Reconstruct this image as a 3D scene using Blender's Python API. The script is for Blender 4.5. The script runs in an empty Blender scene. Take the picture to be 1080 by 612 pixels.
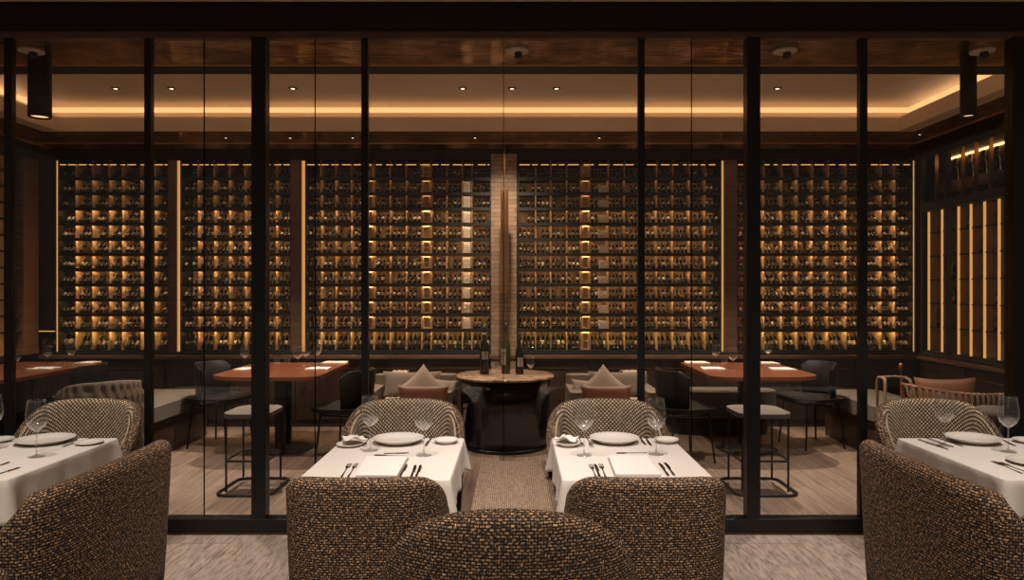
import bpy, math, random
from mathutils import Matrix, Vector
PI = math.pi
R = math.radians
rnd = random.Random(7)
COL = bpy.context.scene.collection
F, CX, CY, H = 760.0, 543.0, 306.0, 1.6


def W(px, py, z):
    """photo pixel on the horizontal plane at height z -> world x, y"""
    d = (H - z) * F / (py - CY)
    return (px - CX) * d / F, d


# ------------------------------------------------------------ materials
def mat(name, col=(.5, .5, .5), rough=.5, metal=0., spec=.5, emit=None, strength=0.):
    m = bpy.data.materials.new(name)
    m.use_nodes = True
    b = m.node_tree.nodes['Principled BSDF']
    b.inputs['Base Color'].default_value = (*col, 1)
    b.inputs['Roughness'].default_value = rough
    b.inputs['Metallic'].default_value = metal
    b.inputs['Specular IOR Level'].default_value = spec
    if emit:
        b.inputs['Emission Color'].default_value = (*emit, 1)
        b.inputs['Emission Strength'].default_value = strength
    return m


def nodes(m):
    return m.node_tree.nodes, m.node_tree.links, m.node_tree.nodes['Principled BSDF']


def ramp(N, stops):
    r = N.new('ShaderNodeValToRGB')
    e = r.color_ramp.elements
    while len(e) > 1:
        e.remove(e[-1])
    e[0].position = stops[0][0]
    e[0].color = (*stops[0][1], 1)
    for p, c in stops[1:]:
        k = e.new(p)
        k.color = (*c, 1)
    return r


def noise_mat(name, stops, scale=(1, 1, 1), nscale=5., detail=4., rough=.5, metal=0., bump=0., coord='Object', distortion=0., rot=0.):
    m = mat(name, stops[0][1], rough, metal)
    N, L, b = nodes(m)
    tc = N.new('ShaderNodeTexCoord')
    mp = N.new('ShaderNodeMapping')
    mp.inputs['Scale'].default_value = scale
    mp.inputs['Rotation'].default_value = (0, 0, rot)
    L.new(tc.outputs[coord], mp.inputs['Vector'])
    n = N.new('ShaderNodeTexNoise')
    n.inputs['Scale'].default_value = nscale
    n.inputs['Detail'].default_value = detail
    n.inputs['Distortion'].default_value = distortion
    L.new(mp.outputs[0], n.inputs['Vector'])
    r = ramp(N, stops)
    L.new(n.outputs['Fac'], r.inputs['Fac'])
    L.new(r.outputs[0], b.inputs['Base Color'])
    if bump:
        bp = N.new('ShaderNodeBump')
        bp.inputs['Strength'].default_value = bump
        bp.inputs['Distance'].default_value = .01
        L.new(n.outputs['Fac'], bp.inputs['Height'])
        L.new(bp.outputs[0], b.inputs['Normal'])
    return m


M = {}
M['black_metal'] = mat('black_metal', (.006, .006, .006), .35, .3)
M['black_matte'] = mat('black_matte', (.004, .004, .004), .6)
M['black_leather'] = mat('black_leather', (.006, .0055, .005), .5, 0, .16)
M['brass'] = mat('brass', (.42, .24, .10), .3, .9)
M['gold_trim'] = mat('gold_trim', (.75, .42, .2), .4, .6)
M['chrome'] = mat('chrome', (.45, .42, .4), .2, 1.)
M['steel'] = mat('steel', (.22, .2, .19), .22, 1.)
M['cloth'] = noise_mat('white_linen', [(0, (.50, .44, .39)), (1, (.60, .54, .48))], nscale=260, detail=2, rough=.85, bump=.05)
M['napkin'] = mat('napkin_linen', (.62, .56, .51), .85)
M['porcelain'] = mat('porcelain', (.62, .56, .50), .22)
M['menu_white'] = mat('menu_white', (.68, .62, .57), .5)
M['menu_edge'] = mat('menu_edge', (.25, .21, .18), .5)
M['grey_uphol'] = noise_mat('grey_upholstery', [(.3, (.085, .073, .062)), (.7, (.13, .112, .097))], nscale=40, rough=.9, bump=.2)
M['grey_leather'] = mat('grey_leather', (.11, .098, .088), .6)
M['beige_uphol'] = noise_mat('beige_upholstery', [(.3, (.10, .075, .055)), (.7, (.14, .105, .08))], nscale=120, rough=.9, bump=.2)
M['taupe_uphol'] = noise_mat('taupe_velvet', [(.3, (.10, .072, .054)), (.7, (.15, .11, .085))], nscale=30, rough=.8, bump=.1)
M['pillow'] = noise_mat('pillow_linen', [(.3, (.16, .12, .092)), (.7, (.21, .16, .125))], nscale=150, rough=.9, bump=.2)
M['throw'] = noise_mat('cream_knit', [(.3, (.26, .21, .16)), (.7, (.33, .27, .21))], nscale=200, rough=.95, bump=.3)
M['rust_leather'] = noise_mat('rust_leather', [(.3, (.075, .020, .005)), (.7, (.11, .031, .008))], nscale=8, rough=.5, bump=.05)
M['brown_leather'] = mat('brown_leather', (.14, .055, .022), .6, 0, .25)
M['rope'] = noise_mat('tan_rope', [(.3, (.10, .065, .038)), (.7, (.2, .135, .08))], nscale=200, rough=.9, bump=.3)
M['rack_metal'] = mat('rack_metal', (.02, .017, .014), .5, .2)
M['rack_wood'] = noise_mat('rack_wood', [(.3, (.46, .29, .14)), (.7, (.60, .40, .2))], scale=(1, 1, .1), nscale=30, rough=.6)
M['case_wood'] = noise_mat('case_wood', [(.3, (.48, .31, .16)), (.7, (.62, .42, .25))], scale=(1, 1, .1), nscale=60, rough=.6)
M['case_white'] = noise_mat('case_white', [(.3, (.48, .40, .32)), (.7, (.62, .54, .45))], scale=(.1, 1, 1), nscale=60, rough=.6)
M['back_board'] = noise_mat('rack_back_board', [(.3, (.42, .27, .12)), (.7, (.62, .43, .22))], scale=(1, 1, .03), nscale=26, rough=.6)
M['dark_panel'] = noise_mat('dark_walnut_panel', [(.3, (.022, .012, .008)), (.7, (.045, .027, .018))], scale=(1, 1, .07), nscale=40, rough=.4)
M['ledge_wood'] = noise_mat('ledge_wood', [(.3, (.10, .05, .03)), (.7, (.15, .08, .05))], scale=(.1, .1, 1), nscale=30, rough=.35)
M['red_wood'] = noise_mat('red_table_wood', [(.3, (.09, .024, .010)), (.7, (.16, .046, .019))], scale=(8, .6, 1), nscale=5, rough=.3)
M['plaster'] = noise_mat('beige_plaster', [(.3, (.62, .50, .39)), (.7, (.66, .54, .42))], nscale=2, rough=.75)
M['ceiling_dining'] = mat('ceiling_dining_paint', (.7, .52, .38), .8)
M['pale_paint'] = mat('pale_soffit_paint', (.8, .62, .47), .8)
M['glass_bottle'] = mat('dark_bottle_glass', (.006, .008, .005), .12, 0, .6)
M['glass_green'] = mat('olive_bottle_glass', (.05, .055, .015), .1, 0, .6)
M['label_cream'] = mat('cream_label', (.26, .2, .15), .6)
M['label_white'] = mat('white_label', (.36, .31, .27), .6)
M['label_dark'] = mat('dark_label', (.06, .045, .035), .5)
M['label_tan'] = mat('tan_label', (.2, .12, .07), .6)
M['cap_red'] = mat('red_capsule', (.35, .03, .02), .4)
M['cap_black'] = mat('black_capsule', (.015, .013, .012), .4)
M['cap_gold'] = mat('gold_capsule', (.5, .33, .14), .35, .6)
M['led'] = mat('warm_led_strip', (0, 0, 0), 1, 0, 0, (1, .5, .19), 1.25)
M['added_fill'] = mat('added_ceiling_fill', (0, 0, 0), 1, 0, 0, (1, .66, .38), 9.)
M['added_fill_low'] = mat('added_ceiling_fill_low', (0, 0, 0), 1, 0, 0, (1, .6, .3), 2.2)
M['led_low'] = mat('golden_rack_led', (0, 0, 0), 1, 0, 0, (1, .66, .26), 40.)
M['led_rack'] = mat('warm_rack_led', (0, 0, 0), 1, 0, 0, (1, .62, .32), 27.)
M['led_dim'] = mat('warm_rack_led_low', (0, 0, 0), 1, 0, 0, (1, .6, .3), 7.)
M['led_top'] = mat('warm_rack_led_top', (0, 0, 0), 1, 0, 0, (1, .45, .12), .9)
M['led_mid'] = mat('amber_cabinet_led', (0, 0, 0), 1, 0, 0, (1, .5, .16), 4.)
M['led_post'] = mat('warm_post_led', (0, 0, 0), 1, 0, 0, (1, .47, .12), .62)
M['bulb'] = mat('warm_bulb', (0, 0, 0), 1, 0, 0, (1, .72, .42), 5.)
M['tube_glow'] = mat('tube_glow', (0, 0, 0), 1, 0, 0, (1, .6, .3), 1.2)
M['seam'] = mat('dark_seam', (.001, .001, .001), .9, 0, 0)
M['bronze_dark'] = mat('dark_bronze', (.06, .035, .02), .4, .6)
M['smoked'] = mat('smoked_black_glass', (.003, .003, .003), .18, 0, .25)
M['candle'] = mat('amber_votive', (.5, .3, .12), .2, 0, .5)


def glass_mat(name, tint=(1, 1, 1), rough=0.0, f0=.04, f1=.6, power=4., sheen=0.):
    """thin clear glass: transparent, with a mirror coat that grows towards grazing angles"""
    m = bpy.data.materials.new(name)
    m.use_nodes = True
    N, L = m.node_tree.nodes, m.node_tree.links
    for n in list(N):
        N.remove(n)
    o = N.new('ShaderNodeOutputMaterial')
    t = N.new('ShaderNodeBsdfTransparent')
    t.inputs[0].default_value = (*tint, 1)
    g = N.new('ShaderNodeBsdfGlossy')
    g.inputs['Roughness'].default_value = rough
    lw = N.new('ShaderNodeLayerWeight')
    lw.inputs['Blend'].default_value = .5
    pw = N.new('ShaderNodeMath')
    pw.operation = 'POWER'
    L.new(lw.outputs['Facing'], pw.inputs[0])
    pw.inputs[1].default_value = power
    ma = N.new('ShaderNodeMath')
    ma.operation = 'MULTIPLY_ADD'
    L.new(pw.outputs[0], ma.inputs[0])
    ma.inputs[1].default_value = f1 - f0
    ma.inputs[2].default_value = f0
    x = N.new('ShaderNodeMixShader')
    L.new(ma.outputs[0], x.inputs[0])
    L.new(t.outputs[0], x.inputs[1])
    if sheen:  # pale diffuse share painted in to imitate whitish highlights on the glass
        df = N.new('ShaderNodeBsdfDiffuse')
        df.inputs[0].default_value = (.9, .85, .8, 1)
        x2 = N.new('ShaderNodeMixShader')
        x2.inputs[0].default_value = sheen
        L.new(g.outputs[0], x2.inputs[1])
        L.new(df.outputs[0], x2.inputs[2])
        L.new(x2.outputs[0], x.inputs[2])
    else:
        L.new(g.outputs[0], x.inputs[2])
    L.new(x.outputs[0], o.inputs[0])
    return m


M['pane'] = glass_mat('window_glass', (.99, .985, .98), 0., .025, .5, 4.)
M['crystal'] = glass_mat('crystal', (.97, .97, .97), .03, .03, .7, 4, .15)
M['crystal_solid'] = glass_mat('crystal_stem', (.9, .89, .87), .05, .12, .8, 2., .3)


def weave(name, c1, c2, mortar):
    m = mat(name, c1, .85)
    N, L, b = nodes(m)
    tc = N.new('ShaderNodeTexCoord')
    ns = N.new('ShaderNodeTexNoise')
    ns.inputs['Scale'].default_value = 35
    L.new(tc.outputs['UV'], ns.inputs['Vector'])
    mx = N.new('ShaderNodeMix')
    mx.data_type = 'VECTOR'
    mx.inputs['Factor'].default_value = .010
    L.new(tc.outputs['UV'], mx.inputs['A'])
    L.new(ns.outputs['Color'], mx.inputs['B'])
    br = N.new('ShaderNodeTexBrick')
    br.inputs['Scale'].default_value = 1
    br.inputs['Brick Width'].default_value = .0185
    br.inputs['Row Height'].default_value = .0102
    br.inputs['Mortar Size'].default_value = .0027
    br.inputs['Mortar Smooth'].default_value = .35
    br.inputs['Bias'].default_value = -.1
    br.inputs['Color1'].default_value = (*c1, 1)
    br.inputs['Color2'].default_value = (*c2, 1)
    br.inputs['Mortar'].default_value = (*mortar, 1)
    L.new(mx.outputs[1], br.inputs['Vector'])
    mp2 = N.new('ShaderNodeMapping')
    mp2.inputs['Rotation'].default_value = (0, 0, PI / 2)
    L.new(mx.outputs[1], mp2.inputs[0])
    br2 = N.new('ShaderNodeTexBrick')
    for k_ in ('Scale', 'Brick Width', 'Row Height', 'Mortar Size', 'Mortar Smooth', 'Bias', 'Color1', 'Color2', 'Mortar'):
        br2.inputs[k_].default_value = br.inputs[k_].default_value
    L.new(mp2.outputs[0], br2.inputs['Vector'])
    mk = N.new('ShaderNodeTexNoise')
    mk.inputs['Scale'].default_value = 42
    mk.inputs['Detail'].default_value = 1
    L.new(tc.outputs['UV'], mk.inputs['Vector'])
    gt = N.new('ShaderNodeMath')
    gt.operation = 'GREATER_THAN'
    gt.inputs[1].default_value = .61
    L.new(mk.outputs['Fac'], gt.inputs[0])
    mc = N.new('ShaderNodeMix')
    mc.data_type = 'RGBA'
    L.new(gt.outputs[0], mc.inputs['Factor'])
    L.new(br.outputs['Color'], mc.inputs['A'])
    L.new(br2.outputs['Color'], mc.inputs['B'])
    mf = N.new('ShaderNodeMix')
    L.new(gt.outputs[0], mf.inputs['Factor'])
    L.new(br.outputs['Fac'], mf.inputs['A'])
    L.new(br2.outputs['Fac'], mf.inputs['B'])
    wn = N.new('ShaderNodeTexNoise')
    wn.inputs['Scale'].default_value = 75
    wn.inputs['Detail'].default_value = 2
    L.new(tc.outputs['UV'], wn.inputs['Vector'])
    rp = ramp(N, [(.38, (.14, .13, .14)), (.5, (.8, .72, .64)), (.62, (1.6, 1.5, 1.35))])
    L.new(wn.outputs['Fac'], rp.inputs[0])
    mu = N.new('ShaderNodeMix')
    mu.data_type = 'RGBA'
    mu.blend_type = 'MULTIPLY'
    mu.inputs['Factor'].default_value = 1
    L.new(mc.outputs['Result'], mu.inputs['A'])
    L.new(rp.outputs[0], mu.inputs['B'])
    L.new(mu.outputs['Result'], b.inputs['Base Color'])
    bp = N.new('ShaderNodeBump')
    bp.inputs['Strength'].default_value = .9
    bp.inputs['Distance'].default_value = .004
    bp.invert = True
    L.new(mf.outputs['Result'], bp.inputs['Height'])
    L.new(bp.outputs[0], b.inputs['Normal'])
    return m


M['weave'] = weave('brown_basket_weave', (.40, .255, .145), (.19, .108, .057), (.004, .003, .003))


def lattice():
    """lighter dotted weave on the inner faces of the chairs"""
    m = mat('dotted_lattice_weave', (.4, .3, .2), .85)
    N, L, b = nodes(m)
    tc = N.new('ShaderNodeTexCoord')
    mp = N.new('ShaderNodeMapping')
    mp.inputs['Rotation'].default_value = (0, 0, R(45))
    L.new(tc.outputs['UV'], mp.inputs[0])
    br = N.new('ShaderNodeTexBrick')
    br.offset = 0
    br.inputs['Scale'].default_value = 1
    br.inputs['Brick Width'].default_value = .018
    br.inputs['Row Height'].default_value = .018
    br.inputs['Mortar Size'].default_value = .0044
    br.inputs['Mortar Smooth'].default_value = .5
    br.inputs['Color1'].default_value = (.62, .46, .29, 1)
    br.inputs['Color2'].default_value = (.40, .28, .17, 1)
    br.inputs['Mortar'].default_value = (.012, .008, .006, 1)
    L.new(mp.outputs[0], br.inputs['Vector'])
    L.new(br.outputs['Color'], b.inputs['Base Color'])
    bp = N.new('ShaderNodeBump')
    bp.inputs['Strength'].default_value = .8
    bp.inputs['Distance'].default_value = .004
    bp.invert = True
    L.new(br.outputs['Fac'], bp.inputs['Height'])
    L.new(bp.outputs[0], b.inputs['Normal'])
    return m


M['lattice'] = lattice()


def bench_weave():
    m = mat('beige_ribbed_weave', (.3, .22, .14), .85)
    N, L, b = nodes(m)
    tc = N.new('ShaderNodeTexCoord')
    br = N.new('ShaderNodeTexBrick')
    mp = N.new('ShaderNodeMapping')
    mp.inputs['Rotation'].default_value = (0, 0, PI / 2)
    L.new(tc.outputs['Object'], mp.inputs[0])
    br.inputs['Scale'].default_value = 1
    br.inputs['Brick Width'].default_value = .022
    br.inputs['Row Height'].default_value = .0105
    br.inputs['Mortar Size'].default_value = .0014
    br.inputs['Mortar Smooth'].default_value = .4
    br.inputs['Color1'].default_value = (.30, .205, .13, 1)
    br.inputs['Color2'].default_value = (.19, .12, .072, 1)
    br.inputs['Mortar'].default_value = (.03, .018, .01, 1)
    L.new(mp.outputs[0], br.inputs['Vector'])
    L.new(br.outputs['Color'], b.inputs['Base Color'])
    bp = N.new('ShaderNodeBump')
    bp.inputs['Strength'].default_value = .7
    bp.inputs['Distance'].default_value = .003
    bp.invert = True
    L.new(br.outputs['Fac'], bp.inputs['Height'])
    L.new(bp.outputs[0], b.inputs['Normal'])
    return m


M['bench_weave'] = bench_weave()


def plank_floor(name, stops, width, grain, tint):
    m = mat(name, stops[0][1], .55)
    N, L, b = nodes(m)
    tc = N.new('ShaderNodeTexCoord')
    mp = N.new('ShaderNodeMapping')
    mp.inputs['Rotation'].default_value = (0, 0, PI / 2)
    L.new(tc.outputs['Object'], mp.inputs[0])
    br = N.new('ShaderNodeTexBrick')
    br.inputs['Scale'].default_value = 1
    br.inputs['Brick Width'].default_value = 1.3
    br.inputs['Row Height'].default_value = width
    br.inputs['Mortar Size'].default_value = .0027
    br.inputs['Color1'].default_value = (1, 1, 1, 1)
    br.inputs['Color2'].default_value = (*tint, 1)
    br.inputs['Mortar'].default_value = (.25, .22, .2, 1)
    L.new(mp.outputs[0], br.inputs['Vector'])
    m2 = N.new('ShaderNodeMapping')
    m2.inputs['Scale'].default_value = grain
    L.new(tc.outputs['Object'], m2.inputs[0])
    n = N.new('ShaderNodeTexNoise')
    n.inputs['Scale'].default_value = 1
    n.inputs['Detail'].default_value = 6
    n.inputs['Roughness'].default_value = .7
    n.inputs['Distortion'].default_value = .4
    L.new(m2.outputs[0], n.inputs['Vector'])
    r = ramp(N, stops)
    L.new(n.outputs['Fac'], r.inputs[0])
    mu = N.new('ShaderNodeMix')
    mu.data_type = 'RGBA'
    mu.blend_type = 'MULTIPLY'
    mu.inputs['Factor'].default_value = 1
    L.new(r.outputs[0], mu.inputs['A'])
    L.new(br.outputs['Color'], mu.inputs['B'])
    L.new(mu.outputs['Result'], b.inputs['Base Color'])
    bp = N.new('ShaderNodeBump')
    bp.inputs['Strength'].default_value = .25
    bp.inputs['Distance'].default_value = .004
    L.new(n.outputs['Fac'], bp.inputs['Height'])
    L.new(bp.outputs[0], b.inputs['Normal'])
    return m


M['floor_cellar'] = plank_floor('brown_plank_floor', [(.32, (.10, .068, .05)), (.5, (.205, .15, .115)), (.7, (.29, .225, .18))], .14, (34, 1.6, 1), (.74, .7, .68))
M['floor_dining'] = plank_floor('worn_taupe_floor', [(.33, (.10, .072, .055)), (.5, (.26, .205, .165)), (.68, (.36, .295, .245))], .6, (42, 7, 1), (.9, .88, .86))


def lacquer():
    m = mat('bronze_lacquer_ceiling', (.22, .125, .065), .06, .9)
    N, L, b = nodes(m)
    tc = N.new('ShaderNodeTexCoord')
    mp = N.new('ShaderNodeMapping')
    mp.inputs['Scale'].default_value = (1.5, 60, 1)
    L.new(tc.outputs['Object'], mp.inputs[0])
    n = N.new('ShaderNodeTexNoise')
    n.inputs['Scale'].default_value = 1.
    n.inputs['Detail'].default_value = 3
    L.new(mp.outputs[0], n.inputs['Vector'])
    n2 = N.new('ShaderNodeTexNoise')
    n2.inputs['Scale'].default_value = 5
    n2.inputs['Detail'].default_value = 5
    L.new(tc.outputs['Object'], n2.inputs['Vector'])
    r = ramp(N, [(.38, (.10, .06, .035)), (.5, (.30, .18, .10)), (.62, (.6, .38, .22))])
    L.new(n2.outputs['Fac'], r.inputs[0])
    L.new(r.outputs[0], b.inputs['Base Color'])
    bp = N.new('ShaderNodeBump')
    bp.inputs['Strength'].default_value = .9
    bp.inputs['Distance'].default_value = .012
    L.new(n.outputs['Fac'], bp.inputs['Height'])
    L.new(bp.outputs[0], b.inputs['Normal'])
    return m


M['lacquer'] = lacquer()


def marble():
    m = noise_mat('veined_brown_marble', [(.3, (.10, .055, .03)), (.47, (.34, .22, .14)), (.52, (.52, .40, .30)), (.62, (.22, .12, .07))], scale=(2.2, 9, 1), nscale=1.3, detail=5, rough=.15, distortion=1.5)
    return m


M['marble'] = marble()


def tiles():
    m = mat('travertine_tile', (.3, .22, .16), .6)
    N, L, b = nodes(m)
    tc = N.new('ShaderNodeTexCoord')
    mp = N.new('ShaderNodeMapping')
    mp.inputs['Rotation'].default_value = (PI / 2, 0, 0)
    L.new(tc.outputs['Object'], mp.inputs[0])
    br = N.new('ShaderNodeTexBrick')
    br.inputs['Scale'].default_value = 1
    br.inputs['Brick Width'].default_value = .16
    br.inputs['Row Height'].default_value = .05
    br.inputs['Mortar Size'].default_value = .003
    br.inputs['Color1'].default_value = (.36, .26, .18, 1)
    br.inputs['Color2'].default_value = (.24, .165, .11, 1)
    br.inputs['Mortar'].default_value = (.13, .09, .06, 1)
    L.new(mp.outputs[0], br.inputs['Vector'])
    L.new(br.outputs['Color'], b.inputs['Base Color'])
    return m


M['tiles'] = tiles()


# ------------------------------------------------------------ mesh builder
class MB:
    def __init__(s):
        s.v, s.f, s.m, s.uv, s.sm = [], [], [], {}, []

    def add(s, vs, fs, mi=0, uvs=None, smooth=True):
        o = len(s.v)
        s.v += [tuple(v) for v in vs]
        for f in fs:
            s.f.append([i + o for i in f])
            s.m.append(mi)
            s.sm.append(smooth)
        if uvs:
            for i, u in enumerate(uvs):
                s.uv[o + i] = u
        return s

    def box(s, a, b, mi=0, rot=None, c=None):
        x0, y0, z0 = a
        x1, y1, z1 = b
        vs = [(x0, y0, z0), (x1, y0, z0), (x1, y1, z0), (x0, y1, z0), (x0, y0, z1), (x1, y0, z1), (x1, y1, z1), (x0, y1, z1)]
        if rot is not None:
            mt = Matrix.Translation(c) @ rot @ Matrix.Translation(-Vector(c))
            vs = [mt @ Vector(v) for v in vs]
        return s.add(vs, [(0, 3, 2, 1), (4, 5, 6, 7), (0, 1, 5, 4), (1, 2, 6, 5), (2, 3, 7, 6), (3, 0, 4, 7)], mi, None, False)

    def lathe(s, prof, c=(0, 0, 0), n=24, mi=0, mt=None, mis=None, smooth=True):
        vs, fs, ms = [], [], []
        for k in range(n):
            a = 2 * PI * k / n
            for r, z in prof:
                v = Vector((r * math.cos(a), r * math.sin(a), z))
                if mt is not None:
                    v = mt @ v
                vs.append((v[0] + c[0], v[1] + c[1], v[2] + c[2]))
        p = len(prof)
        for k in range(n):
            k2 = (k + 1) % n
            for j in range(p - 1):
                fs.append((k * p + j, k2 * p + j, k2 * p + j + 1, k * p + j + 1))
                ms.append(mis[j] if mis else mi)
        o = len(s.v)
        s.v += vs
        for f, mm in zip(fs, ms):
            s.f.append([i + o for i in f])
            s.m.append(mm)
            s.sm.append(smooth)
        if prof[0][0] > 1e-5:
            s.f.append([o + k * p for k in range(n)][::-1]); s.m.append(ms[0]); s.sm.append(False)
        if prof[-1][0] > 1e-5:
            s.f.append([o + k * p + p - 1 for k in range(n)]); s.m.append(ms[-1]); s.sm.append(False)
        return s

    def tube(s, pts, r, n=8, mi=0, closed=False):
        pts = [Vector(p) for p in pts]
        q = len(pts)
        rs = r if isinstance(r, (list, tuple)) else [r] * q
        vs = []
        up = None
        for i, p in enumerate(pts):
            if closed:
                t = (pts[(i + 1) % q] - pts[i - 1]).normalized()
            else:
                t = (pts[min(i + 1, q - 1)] - pts[max(i - 1, 0)]).normalized()
            if up is None:
                up = Vector((0, 0, 1)) if abs(t.z) < .9 else Vector((1, 0, 0))
            a = t.cross(up).normalized()
            b = a.cross(t).normalized()
            up = b
            for k in range(n):
                w = 2 * PI * k / n
                vs.append(p + rs[i] * (math.cos(w) * a + math.sin(w) * b))
        fs = []
        for i in range(q if closed else q - 1):
            i2 = (i + 1) % q
            for k in range(n):
                k2 = (k + 1) % n
                fs.append((i * n + k, i * n + k2, i2 * n + k2, i2 * n + k))
        s.add(vs, fs, mi)
        if not closed:
            s.add(vs[:n], [tuple(range(n))[::-1]], mi, None, False)
            s.add(vs[-n:], [tuple(range(n))], mi, None, False)
        return s

    def prism(s, outline, z0, z1, mi=0, mt=None, smooth=False):
        n = len(outline)
        vs = [Vector((x, y, z0)) for x, y in outline] + [Vector((x, y, z1)) for x, y in outline]
        if mt is not None:
            vs = [mt @ v for v in vs]
        s.add(vs, [tuple(range(n))[::-1], tuple(range(n, 2 * n))], mi, None, False)
        s.add(vs, [(k, (k + 1) % n, n + (k + 1) % n, n + k) for k in range(n)], mi, None, smooth)
        return s

    def build(s, name, mats, parent=None, loc=None, rz=0, bevel=0, seg=2, subsurf=0):
        me = bpy.data.meshes.new(name)
        me.from_pydata(s.v, [], s.f)
        if not isinstance(mats, (list, tuple)):
            mats = [mats]
        for m in mats:
            me.materials.append(m)
        me.polygons.foreach_set('material_index', s.m)
        me.polygons.foreach_set('use_smooth', s.sm)
        if s.uv:
            ul = me.uv_layers.new(name='UVMap')
            for lp in me.loops:
                ul.data[lp.index].uv = s.uv.get(lp.vertex_index, (0, 0))
        me.update()
        o = bpy.data.objects.new(name, me)
        COL.objects.link(o)
        if parent:
            o.parent = parent
        if loc:
            o.location = loc
        o.rotation_euler[2] = rz
        if bevel:
            b = o.modifiers.new('bevel', 'BEVEL')
            b.width = bevel
            b.segments = seg
            b.limit_method = 'ANGLE'
        if subsurf:
            b = o.modifiers.new('sub', 'SUBSURF')
            b.levels = b.render_levels = subsurf
        return o


def tag(o, label=None, cat=None, group=None, kind=None):
    if label: o['label'] = label
    if cat: o['category'] = cat
    if group: o['group'] = group
    if kind: o['kind'] = kind
    return o


def empty(name, loc=(0, 0, 0), rz=0.):
    o = bpy.data.objects.new(name, None)
    COL.objects.link(o)
    o.location = loc
    o.rotation_euler[2] = rz
    o.empty_display_size = .1
    return o


def copy_tree(o, parent=None):
    c = o.copy()
    COL.objects.link(c)
    if parent:
        c.parent = parent
    for ch in o.children:
        copy_tree(ch, c)
    return c


def struct(name, a, b, m, bevel=0):
    o = MB().box(a, b).build(name, m, bevel=bevel)
    o['kind'] = 'structure'
    return o


def sgnpow(v, p):
    return math.copysign(abs(v) ** p, v)


# ============================================================ SETTING
GY = 4.75            # glass partition
BY = 8.40            # front plane of the racks
XL, XR = -5.63, 4.72
zs = 3.31            # soffit height
bx = lambda px: (px - CX) * BY / F
bz = lambda py: H - (py - CY) * BY / F
gx = lambda px, d=GY: (px - CX) * d / F
gz = lambda py, d=GY: H - (py - CY) * d / F

MB().box((-6.5, -1.2, -.06), (5.6, GY, 0)).build('floor', M['floor_dining'])['kind'] = 'structure'
MB().box((-6.5, GY, -.06), (5.6, 8.95, 0)).build('floor', M['floor_cellar'])['kind'] = 'structure'
struct('ceiling', (-6.5, -1.2, 3.47), (5.6, GY - .08, 3.55), M['ceiling_dining'])
struct('wall_back', (-5.8, 8.82, 0), (5.2, 8.95, 3.8), M['black_matte'])
struct('wall_left', (-5.8, GY, 0), (XL, 8.82, 3.8), M['dark_panel'])
struct('wall_right', (5.06, GY, 0), (5.2, 8.82, 3.8), M['dark_panel'])
# soffit ring (bronze lacquer) around the coffer
cx0, cx1, cy0, cy1 = -4.92, 4.14, 5.72, 7.74
s = MB()
s.box((-5.8, 4.94, zs), (5.1, 5.48, zs + .06))
s.box((-5.8, cy1, zs), (5.1, 8.82, zs + .06))
s.box((-5.8, 5.48, zs), (cx0 - .14, cy1, zs + .06))
s.box((cx1 + .14, 5.48, zs), (5.1, cy1, zs + .06))
s.build('ceiling', M['lacquer'])['kind'] = 'structure'
struct('trim_1', (-5.8, GY + .05, zs), (5.1, 4.94, zs + .06), M['pale_paint'])
struct('trim_2', (-5.8, 5.47, zs - .006), (5.1, 5.485, zs + .06), M['gold_trim'])
struct('trim_3', (-5.8, 5.485, zs - .002), (5.1, cy0, zs + .06), M['black_matte'])
s = MB()   # coffer: fascia, ledge, recess, upper ceiling
zf, zt = 3.455, 3.61
t = .02
s.box((cx0 + .012, cy1 - .012, zs - .003), (cx1 - .012, cy1 + t, zf))
s.box((cx0, cy0 - t, zs - .003), (cx1, cy0, zf))
s.box((cx0 - .16, cy0, zs - .003), (cx0 + .012, cy1 + t, zf))
s.box((cx1 - .012, cy0, zs - .003), (cx1 + .16, cy1 + t, zf))
e = .2
s.box((cx0 - e, cy1 + t, zf - .02), (cx1 + e, cy1 + e, zf))
s.box((cx0 - e, cy0 - e, zf - .02), (cx1 + e, cy0 - t, zf))
s.box((cx0 - e, cy0, zf - .02), (cx0 - t, cy1, zf))
s.box((cx1 + t, cy0, zf - .02), (cx1 + e, cy1, zf))
s.box((cx0 - e, cy1 + e, zf - .02), (cx1 + e, cy1 + e + t, zt))
s.box((cx0 - e, cy0 - e - t, zf - .02), (cx1 + e, cy0 - e, zt))
s.box((cx0 - e - t, cy0 - e, zf - .02), (cx0 - e, cy1 + e, zt))
s.box((cx1 + e, cy0 - e, zf - .02), (cx1 + e + t, cy1 + e, zt))
s.box((cx0 - e - t, cy0 - e - t, zt), (cx1 + e + t, cy1 + e + t, zt + .03))
s.build('ceiling', M['plaster'])['kind'] = 'structure'
# LED cove
s = empty('cove_light', (-.4, 6.7, 3.58))
tag(s, 'glowing amber light strip running around the recess of the wine room ceiling', 'light strip')


def child_box(name, a, b, m, par, **k):
    l = par.location
    return MB().box([a[i] - l[i] for i in range(3)], [b[i] - l[i] for i in range(3)]).build(name, m, par, **k)


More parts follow.
